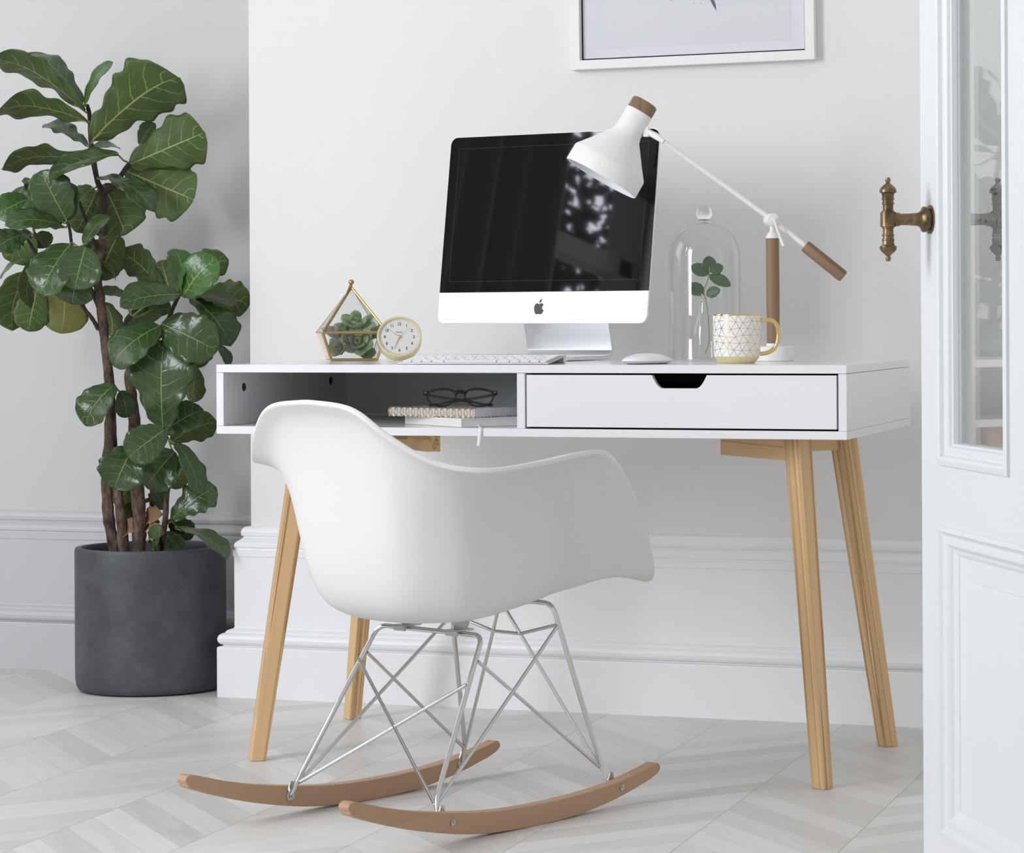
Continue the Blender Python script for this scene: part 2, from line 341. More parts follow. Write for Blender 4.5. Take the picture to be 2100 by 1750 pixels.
# what the window looks on to
def tree(x, y, h):
    t = thing('garden_tree', (x, y, -.2), label='leafy tree outside the window, seen reflected in the screen', cat='tree')
    b = MB(); b.tube([(0, 0, 0), (.05, .02, h * .4), (0, .1, h * .8)], [.11, .08, .03], 10); b.build('trunk', BARK, t)
    b = MB(); rnd = random.Random(3)
    for i in range(2600):
        c = Vector((rnd.gauss(0, .35), rnd.gauss(0, .55), h * .74 + rnd.gauss(0, .36))); q = Vector((rnd.gauss(0, 1), rnd.gauss(0, 1), rnd.gauss(0, 1))).normalized(); s = q.orthogonal().normalized(); r2 = q.cross(s); a = rnd.uniform(.03, .06)
        b.add([c - s * a, c + r2 * a * .5, c + s * a, c - r2 * a * .5], [(0, 1, 2, 3)])
    b.build('foliage', LU, t, weld=False)
tree(-4.7, -3.95, 3.9)

# ------------------------------------------------------------------ door
E0 = dep(1888, 443, 3.5); E0.z = 0
r_ = ray(160, 647); dd = Vector((-r_.x, -r_.y, 0)).normalized(); rzD = math.atan2(dd.y, dd.x)
door = thing('door_1', E0, rzD, kind='structure', label='white panelled glazed door standing open on the right')
# local: +x towards the hinge, +y is the far side, -y the side we see  (normal (d.y,-d.x))
DT = .034; DH = 2.05; DWD = .80
st = .078; gl = .375                                     # first opening x range, then the glazing bar
def dbox(b, xa, xb, za, zb, ya=0.0, yb=DT, bv=0.0): b.box((xa, ya, za), (xb, yb, zb), bv=bv)
b = MB()
dbox(b, 0, st, 0, DH); dbox(b, DWD - st, DWD, 0, DH); dbox(b, st, DWD - st, .566, .650); dbox(b, st, DWD - st, 0, .178); dbox(b, st, DWD - st, DH - .11, DH)
frame = b.build('door_frame', DOORP, door, weld=False)
GB0, GB1 = .332, .396                                    # glazing bar
b = MB(); dbox(b, GB0, GB1, .650, DH - .11, 0, DT); b.build('glazing_bar', DOORP, door)
def moulding(x0, x1, z0, z1, prof, ysgn, y0):
    """mitred moulding round the inside of an opening; prof: (inset, depth behind the face)"""
    b = MB(); n = len(prof); vs = []; fs = []
    for cx, cz, sx, sz in ((x0, z0, 1, 1), (x1, z0, -1, 1), (x1, z1, -1, -1), (x0, z1, 1, -1)):
        for i_, d_ in prof: vs.append((cx + sx * i_, y0 + ysgn * d_, cz + sz * i_))
    for k in range(4):
        l = (k + 1) % 4
        for i in range(n - 1): fs.append((k * n + i, l * n + i, l * n + i + 1, k * n + i + 1))
    b.add(vs, fs); return b
PG = [(-.003, 0), (-.003, -.004), (.004, -.006), (.008, -.004), (.010, .001), (.013, .002), (.017, .0015), (.020, .004), (.022, .008), (.024, .009), (.026, .019)]
PP = [(-.003, 0), (-.003, -.003), (.003, -.004), (.006, 0), (.009, .002), (.014, .001), (.019, .001), (.022, .004), (.025, .008), (.029, .009), (.033, .012), (.034, .014)]
for sgn, y0 in ((1, 0.0), (-1, DT)):
    moulding(st, GB0, .650, DH - .11, PG, sgn, y0).build('glazing_bead', DOORP, door)
    moulding(GB1, DWD - st, .650, DH - .11, PG, sgn, y0).build('glazing_bead', DOORP, door)
    moulding(st, DWD - st, .178, .566, PP, sgn, y0).build('panel_moulding', DOORP, door)
b = MB(); b.box((st - .01, .0135, .17), (DWD - st + .01, DT - .0135, .575)); 
b.box((st + .075, .0105, .225), (DWD - st - .075, DT - .0105, .505), bv=.0025); b.build('door_panel', DOORP, door)
for xa, xb in ((st, GB0), (GB1, DWD - st)):
    b = MB(); b.box((xa - .002, .0195, .648), (xb + .002, .0225, DH - .108)); b.build('glass_pane', GLASSD, door)
for k, (sg, mat, lab) in enumerate(((-1, OLDB, 'aged brass T handle'), (1, CHIP, 'T handle under chipped pale paint'))):
    hx, hz = .041, .9605; y0 = 0 if sg < 0 else DT
    b = MB()
    b.lathe([(0, 0), (.0185, 0), (.0185, .002), (.014, .003), (.014, .006), (.0165, .007), (.0165, .010), (.011, .013), (.0085, .017), (.0075, .030), (.0075, .040), (.009, .043), (.0085, .046), (.0085, .052)], 28, 0, True, (hx, y0, hz), (0, sg, 0))
    T = [(0, -.054), (.0028, -.0535), (.0036, -.050), (.0025, -.047), (.004, -.0455), (.009, -.041), (.0108, -.038), (.0108, -.0345), (.0085, -.0335), (.0075, -.031), (.0075, -.0275), (.0082, -.027), (.0082, -.0255), (.007, -.025), (.007, -.0215), (.008, -.021), (.008, -.0195), (.0068, -.019), (.0066, -.012), (.0078, -.0112), (.0078, -.010)]
    T = T + [(.0100, -.0095), (.0100, .0095)] + [(r, -z) for r, z in T[::-1]]
    b.lathe(T, 28, 0, True, (hx, y0 + sg * .0565, hz), (0, 0, 1))
    b.build('door_handle', mat, door, label=lab)

# ================================================================== DESK
W_, D_, H_, BH, TH = 1.1995, .6313, .75, .1301, .0147
desk = thing('desk', (0, D_ / 2, 0), 0, 'white lacquered desk with one drawer and splayed pine legs', 'desk')
hx = W_ / 2; zt = H_ - BH
b = W2(desk); b.box((-hx, 0, H_ - TH), (hx, D_, H_)); b.build('top_panel', LAC, desk, bevel=.0008)
b = W2(desk); b.box((-hx, 0, zt), (hx, D_, zt + TH)); b.build('bottom_panel', LAC, desk, bevel=.0008)
za, zb = zt + TH + .0003, H_ - TH - .0006
b = W2(desk); b.box((-hx, .0003, za), (-hx + TH, D_, zb)); sp_l = b.build('side_panel', LAC, desk, bevel=.0006)
b = W2(desk); b.box((hx - TH, .0003, za), (hx, D_, zb)); b.build('side_panel', LAC, desk, bevel=.0006)
b = W2(desk); b.box((-.0046, .0006, za), (.0105, D_ - .012, zb)); b.build('divider', LAC, desk, bevel=.0006)
b = W2(desk); b.box((-hx + TH, D_ - .012, za), (hx - TH, D_ - .002, zb)); b.build('back_panel', LACI, desk)
for y, z in ((.0934, .7054), (.5308, .7067)):
    b = W2(desk); b.lathe([(0, .0006), (.0072, .0006), (.0078, .0010), (.0082, 0)], 24, 0, True, (-hx + TH, y, z), (1, 0, 0)); b.build('fixing_hole', BLK2, desk)
# drawer: front board with a cut finger notch, and its box behind
dr = W2(desk); xa, xb, z0, z1 = .0135, .5818, za + .0030, zb - .0026; nx0, nx1, nd = .2485, .3490, .0235
cu = [(nx0, z1)] + [(nx0 + .006 + .012 * t + .004 * math.sin(t * math.pi) * 0, z1 - nd * (3 * t * t - 2 * t ** 3)) for t in [i / 8 for i in range(9)]]
cu = [(nx0 + .020 * t, z1 - nd * (1 - (1 - t) ** 2)) if True else 0 for t in [i / 8 for i in range(9)]]
cu2 = [(nx1 - .020 * t, z1 - nd * (1 - (1 - t) ** 2)) for t in [i / 8 for i in range(8, -1, -1)]]
poly = [(xa, z0), (xb, z0), (xb, z1)] + [c for c in cu2[::-1]] + [c for c in cu[::-1]] + [(xa, z1)]
n = len(poly); vs = [(x, .0012, z) for x, z in poly] + [(x, .0160, z) for x, z in poly]
dr.add(vs, [list(range(n)), list(range(n, 2 * n))[::-1]] + [(i, n + i, n + (i + 1) % n, (i + 1) % n) for i in range(n)])
drawer = dr.build('drawer', LAC, desk, bevel=.0008)
b = W2(desk); b.box((xa + .02, .016, z0 + .012), (xa + .032, .5, z1 - .026)); b.box((xb - .032, .016, z0 + .012), (xb - .02, .5, z1 - .026)); b.box((xa + .02, .488, z0 + .012), (xb - .02, .5, z1 - .026)); b.box((xa + .02, .016, z0 + .012), (xb - .02, .5, z0 + .018)); b.build('drawer_box', simple('grey_drawer_box', (.10, .10, .10), .6), drawer)
b = W2(desk); b.box((.0107, .03, za + .0002), (.0135, .6, zb - .0002)); b.build('drawer_gap_shade', DARK, drawer)  # dark strips fill the gaps beside the drawer as painted shade
b = W2(desk); b.box((.5820, .03, za + .0002), (.5848, .6, zb - .0002)); b.build('drawer_gap_shade', DARK, drawer)
# legs: square section, splayed, each with the turn seen in the photograph
def framed(name, mat, parent, vs, fs, org, axis, which, rot=0.0, bevel=0):
    """mesh whose own axis 'which' runs along the piece, so that the grain follows it"""
    q = Vector(axis).to_track_quat(which, 'Y' if which != 'Y' else 'Z').to_matrix().to_4x4() @ Matrix.Rotation(rot, 4, which)
    F = Matrix.Translation(org) @ q; b = MB(); b.M = F.inverted(); b.add(vs, fs); o = b.build(name, mat, parent, bevel=bevel)
    o.matrix_basis = inv(parent) @ F; return o
def leg(foot, top, s0, s1, ang0, ang1=None):
    a = R(ang0); b = W2(desk); vs = []
    for c, s, z in ((foot, s0, 0.0), (top, s1, zt - .0002)):
        ux, uy = Vector((math.cos(a), math.sin(a))), Vector((-math.sin(a), math.cos(a)))
        for i, j in ((-1, -1), (1, -1), (1, 1), (-1, 1)):
            q = ux * i * s / 2 + uy * j * s / 2; vs.append((c[0] + q.x, c[1] + q.y, z))
    return framed('leg', PINE, desk, vs, [(0, 3, 2, 1), (4, 5, 6, 7)] + [(i, (i + 1) % 4, 4 + (i + 1) % 4, 4 + i) for i in range(4)], (*foot, 0), Vector((*top, zt)) - Vector((*foot, 0)), 'Z', a, .0022)
def footc(uv, ang, s):       # nearest corner -> centre
    p = onz(*uv); a = R(ang); n1 = Vector((math.cos(a), math.sin(a))); n2 = Vector((-n1.y, n1.x)); d = Vector((-.315, .949))
    o = n1 * (1 if n1.dot(d) > 0 else -1) + n2 * (1 if n2.dot(d) > 0 else -1); return (p.x + o.x * s / 2, p.y + o.y * s / 2)
leg(footc((512.9, 1562.9), -56.6, .0305), (-.462, .10), .0305, .040, -56.6)
leg(footc((1689.5, 1621.4), -26.6, .0275), (.490, .104), .0275, .036, -26.6)
leg(footc((1815.8, 1533.7), -46, .030), (.487, .515), .030, .040, -46)
leg(footc((716, 1477.8), -41, .028), (-.478, .515), .028, .036, -41)
def rail(p, q, w=.030, h=.043, ea=0.0):
    p = Vector(p); q = Vector(q); d = (q - p).normalized(); n = Vector((-d.y, d.x)); b = W2(desk); vs = []
    for z in (zt - h, zt - .0002):
        for c in (p - n * w / 2, q - n * w / 2, q + n * w / 2, p + n * w / 2): vs.append((c.x, c.y, z))
    return framed('corner_rail', PINEX, desk, vs, [(0, 3, 2, 1), (4, 5, 6, 7)] + [(i, (i + 1) % 4, 4 + (i + 1) % 4, 4 + i) for i in range(4)], (p.x, p.y, zt - h), (d.x, d.y, 0), 'X', 0, .001)
rail((.478, .116), (.318, .276)); rail((.475, .505), (.345, .3155 + .035))
rail((-.468, .508), (-.262, .262 - .0)); rail((-.452, .112), (-.322, .262))

# ================================================================== ROCKING CHAIR
ch = thing('rocking_chair', (-.00486, -.33383, 0), 1.157177, 'white moulded plastic armchair on chrome wire legs and beech rockers', 'chair')
L0 = .011
RIM = [(.3065, 0, .380), (.2965, .132, .381), (.2686, .2235, .3862), (.2214, .2579, .4529), (.154, .2826, .5358), (.0734, .3027, .6036), (.018, .3062, .6171), (-.0915, .2981, .605), (-.1987, .2671, .5955), (-.262, .2109, .610), (-.3093, .1534, .6534), (-.3311, .0956, .6946), (-.3375, 0, .7050)]
def zbase(f): return .352 + .155 * (f + .02)
def shell_mesh():
    S_SIDE = ([0, .40, .565, .62, .645, .685, .79, 1.0], [0, .0, .06, .25, .54, .79, .945, 1.0])
    S_BACK = ([0, .36, .58, .69, .75, .805, .885, 1.0], [0, .005, .10, .28, .52, .74, .91, 1.0])
    S_FRONT = ([0, .30, .52, .70, .84, .93, .98, 1.0], [0, 0, 0, 0, 0, 0, 0, 1.0])
    C0 = Vector((-.03, 0)); st_ = []
    rim = spline(RIM, 5)
    for p in rim:
        f, l, z = p; d = Vector((f, l)) - C0; ang = math.degrees(math.atan2(abs(l), f - C0.x)); H = z - zbase(f)
        # weights
        wb = max(0, min(1, (ang - 100) / 55)); wf = max(0, min(1, (44 - ang) / 16)); wb = wb * wb * (3 - 2 * wb); wf = wf * wf * (3 - 2 * wf); ws = 1 - wb - wf
        row = []
        for k in range(8):
            rf = S_SIDE[0][k] * ws + S_BACK[0][k] * wb + S_FRONT[0][k] * wf
            hf = S_SIDE[1][k] * ws + S_BACK[1][k] * wb
            q = C0 + d * rf; zz = zbase(q.x) + H * (hf + wf * (S_FRONT[1][k]))
            if wf > 0: zz += wf * [0, 0, .003, .010, .020, .026, .022, 0][k]
            row.append(Vector((q.x, q.y, zz)))
        st_.append(spline(row, 4))
    m = len(st_[0]); N = len(st_); b = MB(); vs = []; fs = []; idx = {}
    full = [(r, 1) for r in st_] + [(r, -1) for r in st_[-2:0:-1]]
    vs.append((C0.x, L0, zbase(C0.x))); n = len(full)
    for r, sg in full:
        for k in range(1, m): vs.append((r[k].x, r[k].y * sg + L0, r[k].z))
    w = m - 1
    for i in range(n):
        j = (i + 1) % n; fs.append((0, 1 + i * w, 1 + j * w))
        for k in range(w - 1): fs.append((1 + i * w + k, 1 + i * w + k + 1, 1 + j * w + k + 1, 1 + j * w + k))
    b.add(vs, fs, 0, True); return b
sh = shell_mesh().build('seat_shell', SHELL, ch, smooth=True, weld=False)
vg = sh.vertex_groups.new(name='inner'); vg.add([i for i in range(len(sh.data.vertices)) if i == 0 or (i - 1) % 28 < 24], 1.0, 'REPLACE'); vg.add([i for i in range(1, len(sh.data.vertices)) if 24 <= (i - 1) % 28 < 27], .45, 'REPLACE'); vg.add([i for i in range(1, len(sh.data.vertices)) if (i - 1) % 28 == 27], .18, 'REPLACE')
sm = sh.modifiers.new('smooth', 'SMOOTH'); sm.vertex_group = 'inner'; sm.factor = .5; sm.iterations = 6
sd = sh.modifiers.new('solid', 'SOLIDIFY'); sd.thickness = .0095; sd.offset = 0.0; sd.use_even_offset = False
bv = sh.modifiers.new('b', 'BEVEL'); bv.width = .003; bv.segments = 3; bv.limit_method = 'ANGLE'; bv.angle_limit = R(60)
ss = sh.modifiers.new('sub', 'SUBSURF'); ss.levels = 1; ss.render_levels = 1
def rocker(ya, yb):
    bot = [(-.436, .082), (-.425, .073), (-.35, .0485), (-.279, .030), (-.18, .011), (-.09, .0022), (.02, 0), (.11, .0042), (.2, .017), (.275, .034), (.302, .0425), (.3145, .050)]
    top = [(.316, .057), (.308, .0635), (.2873, .0595), (.2348, .0495), (.1752, .0415), (.0903, .0362), (-.02, .0348), (-.1297, .0402), (-.2544, .0568), (-.3385, .0735), (-.4158, .0945), (-.432, .0965), (-.440, .090)]
    poly = [(p.x, p.y) for p in spline([(x, z, 0) for x, z in bot + top], 4, closed=True)]
    b = MB(); n = len(poly); vs = [(x, ya, z) for x, z in poly] + [(x, yb, z) for x, z in poly]
    b.add(vs, [list(range(n)), list(range(n, 2 * n))[::-1]] + [(i, n + i, n + (i + 1) % n, (i + 1) % n) for i in range(n)], 0, False)
    o = b.build('rocker', BEECH, ch, bevel=.0035, seg=3); return o
YN0, YN1, YF0, YF1 = -.1877, -.1647, .1877, .2107
rn = rocker(YN0, YN1); rf = rocker(YF0, YF1)
for f in (-.2098, .2098):
    b = MB(); b.lathe([(0, .0002), (.0022, .0002), (.0022, .0016), (.0050, .0022), (.0052, 0)], 24, 0, True, (f, YN0, .0345), (0, -1, 0)); b.build('bolt', STEEL, rn)
    b = MB(); b.lathe([(0, .009), (.0035, .009), (.0035, .005), (.006, .005), (.006, .0025), (.0095, .002), (.0095, 0), (0, 0)], 6, 0, False, (f, YF0, .0345), (0, -1, 0)); b.build('bolt', STEEL, rf)
# wire frame nodes (forward, left, up)
TRn, TRf = Vector((-.055, -.112, .3115)), Vector((-.055, .130, .3115)); TFn, TFf = Vector((.122, -.110, .350)), Vector((.122, .128, .350))
zl = .062
BRn, BRf, FRn, FRf = Vector((-.209, -.150, zl)), Vector((-.206, .172, zl)), Vector((.2, -.150, zl + .008)), Vector((.204, .172, zl + .008))
def lerp(a, b, t): return a + (b - a) * t
def bend(pts, r=.022):
    out = [pts[0]]
    for a, p, c in zip(pts, pts[1:], pts[2:]):
        u = (a - p).normalized(); w = (c - p).normalized()
        for k in range(7):
            t = k / 6; out.append(p + u * r * (1 - t) ** 2 + w * r * t ** 2)
    out.append(pts[-1]); return out
def wire(pts, r=.0031, name='wire_strut', nb=True):
    b = MB(); b.tube(pts, r, 10); return b.build(name, CHROME, ch)
def foot_(p, s): return Vector((p.x - (.004 if p.x < 0 else -.006), p.y + s * .012, .036))
wire(bend([foot_(BRf, 1), BRf, TRf, TRn, BRn, foot_(BRn, -1)], .020), .0044, 'wire_leg_frame')
wire(bend([foot_(FRf, 1), FRf, TFf, TFn, FRn, foot_(FRn, -1)], .020), .0044, 'wire_leg_frame')
def tie(a, b_, c):  wire(bend([a, b_, c], .006))
nu, fu = lerp(TRn, BRn, .16), lerp(TRf, BRf, .18)       # low on the rear legs
nv, fv = lerp(TRn, BRn, .30), lerp(TRf, BRf, .22)
qn, qf = lerp(TFn, FRn, .13), lerp(TFf, FRf, .13); mid = lerp(TFn, TFf, .5) + Vector((0, 0, -.003))
o_ = Vector((0, 0, -.006))
tie(nv + Vector((-.006, 0, 0)), BRf + o_, qf); tie(fv + Vector((-.006, 0, 0)), BRn + o_, qn)
tie(nu + Vector((.006, 0, 0)), FRn + o_, mid); tie(fu + Vector((.006, 0, 0)), FRf + o_, mid)
sa, sb = lerp(mid, FRn + o_, .20), lerp(mid, FRf + o_, .20)
wire(bend([qn, sa, sb, qf], .006))
for p, yy in ((foot_(BRn, -1), YN1), (foot_(FRn, -1), YN1), (foot_(BRf, 1), YF0), (foot_(FRf, 1), YF0)):
    b = MB(); s = 1 if yy > 0 else -1; ya_, yb_ = sorted((yy - s * .0002, yy - s * .0032)); f0 = -.2098 if p.x < 0 else .2098
    vs = [(f0 - .0065, .026), (f0 + .0065, .026), (f0 + .0085, .045), (f0 + .0065, .058), (f0 - .0015, .058), (f0 - .0065, .045)]; n = 6
    b.add([(x, ya_, z) for x, z in vs] + [(x, yb_, z) for x, z in vs], [list(range(n)), list(range(n, 2 * n))[::-1]] + [(i, n + i, n + (i + 1) % n, (i + 1) % n) for i in range(n)]); b.build('bracket', STEEL, ch, bevel=.001)
for (A, B_, zf) in ((TRn, TRf, .0), (TFn, TFf, .0)):
    for t in (.24, .74):
        p = lerp(A, B_, t); zs = zbase(p.x) - .004
        m_ = MB(); m_.box((p.x - .014, p.y - .013, p.z + .003), (p.x + .028, p.y + .013, p.z + .0065), bv=.001); m_.box((p.x - .014, p.y - .013, p.z - .004), (p.x - .011, p.y + .013, p.z + .005)); m_.build('mount_plate', STEEL, ch)
        m_ = MB(); m_.lathe([(0, p.z + .0065), (.011, p.z + .0065), (.013, p.z + .012), (.020, zs + .006), (0, zs + .006)], 28, 0, True, (p.x + .010, p.y, 0)); m_.build('rubber_mount', RUB, ch)
# ================================================================== COMPUTER
Yc = .45
mon = thing('desktop_computer', (-.1054, Yc, .75), -.245, 'slim all-in-one desktop computer with dark screen and silver stand', 'computer')
TI = .1476; MH = .3841; MW = .4884; Z0m = .074
Mt = Matrix.Translation((0, 0, Z0m)) @ Matrix.Rotation(-TI, 4, 'X')     # leans back: top goes to +y
def rrect(w, z0, z1, r, rb=None, n=8):
    rb = r if rb is None else rb; P = []
    for cx, cz, a0, q in ((w / 2 - rb, z0 + rb, -90, rb), (w / 2 - r, z1 - r, 0, r), (-w / 2 + r, z1 - r, 90, r), (-w / 2 + rb, z0 + rb, 180, rb)):
        if q <= 0: P.append((cx, cz)); continue
        for k in range(n + 1): a = R(a0 + 90 * k / n); P.append((cx + q * math.cos(a), cz + q * math.sin(a)))
    return P
def slab(b, P, y0, y1, mi=0):
    n = len(P); b.add([(x, y0, z) for x, z in P] + [(x, y1, z) for x, z in P], [list(range(n)), list(range(n, 2 * n))[::-1]] + [(i, n + i, n + (i + 1) % n, (i + 1) % n) for i in range(n)], mi); return b
CH = .0628
b = MB(); b.M = Mt
P0 = rrect(MW, 0, MH, .016); n = len(P0); rings = [(1.0, .0006), (1.0, .0055), (.97, .010), (.80, .022), (.55, .034), (.25, .040), (.0, .041)]
vs = []; 
for s, y in rings: vs += [(x * s, y, MH / 2 + (z - MH / 2) * s) for x, z in P0]
fs = [(k * n + i, k * n + (i + 1) % n, (k + 1) * n + (i + 1) % n, (k + 1) * n + i) for k in range(len(rings) - 1) for i in range(n)]
b.add(vs, fs, 0, True); b.add(vs[:n], [list(range(n))[::-1]]); b.build('housing', ALU, mon)
b = MB(); b.M = Mt; slab(b, rrect(MW - .0012, .0006, CH, 0.0, .0155), -.0008, .0006); b.build('chin', ALUW, mon, bevel=.0003)
b = MB(); b.M = Mt; slab(b, [p for p in rrect(MW - .0012, CH + .0004, MH - .0006, .0155, 0.0)], -.0010, .0006); scr = b.build('screen', SCREEN, mon, bevel=.0003)
b = MB(); b.M = Mt
for (xa, za_, xb, zb_) in ((-MW / 2 + .022, CH + .0225, MW / 2 - .022, CH + .0228), (-MW / 2 + .022, MH - .0248, MW / 2 - .022, MH - .0245), (-MW / 2 + .022, CH + .0225, -MW / 2 + .0223, MH - .0245), (MW / 2 - .0223, CH + .0225, MW / 2 - .022, MH - .0245)):
    b.box((xa, -.0011, za_), (xb, -.00102, zb_))
b.build('display_edge', simple('display_edge_grey', (.05, .05, .06), .4), scr)
AP = [(0, .60), (.20, .72), (.45, .78), (.72, .70), (.92, .50), (.72, .30), (.62, .05), (.70, -.20), (.98, -.40), (.85, -.72), (.62, -.98), (.40, -1.06), (.2, -1.02), (0, -.97), (-.2, -1.02), (-.42, -1.06), (-.66, -.95), (-.88, -.62), (-1.0, -.15), (-.98, .25), (-.8, .58), (-.5, .76), (-.2, .72)]
AL = [(.02, .84), (.02, 1.08), (.18, 1.32), (.46, 1.46), (.47, 1.22), (.30, .95)]
b = MB(); b.M = Mt
for pl in (AP, AL):
    q = [(p.x * .0112 - .003, p.y * .0122 + .0305) for p in spline([(x, y, 0) for x, y in pl], 4, closed=True)]; slab(b, q, -.0013, -.0006)
b.build('logo', simple('dark_logo', (.035, .036, .04), .35), mon)
# stand: bent metal strap
prof = [(-.060, .0012), (-.03, .0012), (.03, .0012), (.085, .0014), (.108, .005), (.119, .014), (.120, .030), (.108, .075), (.094, .125), (.080, .175), (.072, .20)]
cl = spline([(0, y, z) for y, z in prof], 6); b = MB(); t = .0085; vs = []; N = len(cl); hw = .100
for i, p in enumerate(cl):
    d = (cl[min(i + 1, N - 1)] - cl[max(i - 1, 0)]).normalized(); nn = Vector((0, -d.z, d.y)); tt = t * (.35 + .65 * min(1, i / 10))
    for sx in (-1, 1): vs += [(sx * hw, p.y, p.z), (sx * hw, p.y + nn.y * tt, p.z + nn.z * tt)]
fs = []
for i in range(N - 1):
    a = 4 * i; c = a + 4; fs += [(a, a + 2, c + 2, c), (a + 1, c + 1, c + 3, a + 3), (a, c, c + 1, a + 1), (a + 2, a + 3, c + 3, c + 2)]
fs += [(0, 1, 3, 2), (4 * N - 4, 4 * N - 2, 4 * N - 1, 4 * N - 3)]
b.add(vs, fs, 0, True); b.build('stand', ALU, mon, bevel=.0008)

# ================================================================== KEYBOARD
kb = thing('keyboard', (-.2475, .034, .75), .004, 'thin aluminium keyboard with white keys in front of the computer', 'keyboard')
KW, KD = .2915, .112; ta = math.atan2(.0135, KD)
b = MB(); pr = [(0, .0012), (.002, .0004), (KD, .0125), (KD + .001, .0160), (.0005, .0034)]; n = 5
b.add([(0, y, z) for y, z in pr] + [(KW, y, z) for y, z in pr], [list(range(n))[::-1], list(range(n, 2 * n))] + [(i, (i + 1) % n, n + (i + 1) % n, n + i) for i in range(n)])
b.build('body', simple('keyboard_aluminium', (.52, .53, .54), .35, metal=.4), kb, bevel=.0006)
b = MB(); b.cyl((.0, KD - .006, .0088), (KW, KD - .006, .0088), .0086, 28, bv=.0008); b.build('battery_tube', ALU, kb)
for xf in (.03, KW - .05): b = MB(); b.box((xf, .005, 0), (xf + .02, .010, .0010)); b.build('rubber_foot', RUB, kb)
rows = [[1.04] * 14, [1] * 13 + [1.55], [1.55] + [1] * 13, [1.82] + [1] * 11 + [1.73], [2.36] + [1] * 10 + [2.19], [1, 1, 1, 1.27, 5.3, 1.27, 1, 1, 1, .71]]
un = (KW - .010) / 14.55; yk = KD - .0165; MK = Matrix.Rotation(ta * .92, 4, 'X'); key_cache = {}
for ri, row in enumerate(rows):
    hgt = .0095 if ri == 0 else .0158; yk -= 0; x = .005
    for w in row:
        k = (round(w, 2), ri == 0)
        if k not in key_cache:
            m_ = MB(); m_.box((.0014, .0010, 0), (w * un - .0014, hgt - .0010, .0025), bv=.0006); o = m_.build('key', WPL, kb); key_cache[k] = o; first = True
        else: o = key_cache[k].copy(); col.objects.link(o); o.parent = kb
        yy = yk - hgt; o.location = (x, yy, .0034 + yy * .1121); o.rotation_euler = (math.atan(.1121), 0, 0); x += w * un
    yk -= hgt

# ================================================================== MOUSE
mo = thing('computer_mouse', (.2125, .100, .75), 1.02, 'low glossy white wireless mouse right of the keyboard', 'computer mouse')
def dome_shell(b, L, Wd, z0, hh, mi=0, pw=2.6, nn=18, mm=36, ex=.72):
    vs = [(0, 0, z0 + hh)]; fs = []
    for i in range(1, nn + 1):
        s = i / nn; zz = z0 + hh * (1 - s ** 2.4) ** ex
        for k in range(mm):
            a = 2 * math.pi * k / mm; ca, sa_ = math.cos(a), math.sin(a); x = math.copysign(abs(ca) ** (2 / pw), ca) * L / 2 * s; y = math.copysign(abs(sa_) ** (2 / pw), sa_) * Wd / 2 * s; vs.append((x, y, zz))
    for k in range(mm): fs.append((0, 1 + k, 1 + (k + 1) % mm))
    for i in range(nn - 1):
        for k in range(mm): a = 1 + i * mm + k; c = 1 + i * mm + (k + 1) % mm; fs.append((a, a + mm, c + mm, c))
    return b.add(vs, fs, mi, True)
b = MB(); dome_shell(b, .108, .0575, .0060, .0135); n0 = len(b.v); b.add(b.v[-36:], [list(range(36))]); b.build('shell', WPL, mo)
b = MB(); vs = []; 
for s, z in ((.99, .0062), (.93, .0030), (.80, .0008), (.78, .0008)):
    for k in range(36): a = 2 * math.pi * k / 36; ca, sa_ = math.cos(a), math.sin(a); vs.append((math.copysign(abs(ca) ** (2 / 2.6), ca) * .054 * s, math.copysign(abs(sa_) ** (2 / 2.6), sa_) * .0287 * s, z))
b.add(vs, [(i * 36 + k, i * 36 + (k + 1) % 36, (i + 1) * 36 + (k + 1) % 36, (i + 1) * 36 + k) for i in range(3) for k in range(36)] + [list(range(108, 144))], 0, True); b.build('base', ALU, mo)
b = MB(); b.box((-.034, -.017, 0), (.034, -.013, .0012)); b.build('runner', BLK2, mo); b = MB(); b.box((-.034, .013, 0), (.034, .017, .0012)); b.build('runner', BLK2, mo)

# ================================================================== DESK LAMP
lx = ony(1586, 726, .40).x
lamp = thing('desk_lamp', (lx, .40, .75), 0, 'white balanced-arm desk lamp with oak stem, grip and cap', 'lamp')
b = W2(lamp); b.lathe([(0, 0), (.0375, 0), (.0385, .001), (.0385, .0265), (.037, .028), (0, .028)], 56, 0, True, (lx, .40, .7503)); b.build('base', WMAT, lamp)
b = W2(lamp); b.lathe([(0, 0), (.0130, 0), (.0130, .006), (0, .006)], 32, 0, True, (lx, .40, .778)); b.build('collar', WMAT, lamp)
st_c = Vector((lx, .40, .784)); st_t = ony(1584, 489, .40); jt = ony(1583.5, 451, .40)
b = W2(lamp); b.lathe([(0, 0), (.0122, 0), (.0122, 0), (.0128, .2 * .5), (.0125, (st_t.z - .784)), (0, st_t.z - .784)], 36, 0, True, st_c, st_t - st_c); b.build('stem', OAK, lamp)
b = W2(lamp); q = st_t
b.lathe([(0, 0), (.0125, 0), (.0125, .002), (.0090, .010), (.0058, .0125), (.0050, .014), (.0050, .028), (0, .028)], 28, 0, True, q)
b.cyl(jt + Vector((-.009, .012, 0)), jt + Vector((.006, -.017, 0)), .0118, 28, bv=.0015); b.build('joint', WMAT, lamp)
b = W2(lamp); a = jt + Vector((.006, -.017, 0)); b.cyl(a, a + Vector((.003, -.007, 0)), .005, 18, bv=.0006); e = ony(1607, 505, .375); b.tube([a + Vector((.003, -.006, 0)), lerp(a, e, .4), e], [.0026, .0026, .0030], 12); b.build('lever', WMAT, lamp)
p0 = ony(1362, 291, .315); p1 = ony(1652, 505, .405); p2 = ony(1730, 568, .415); 
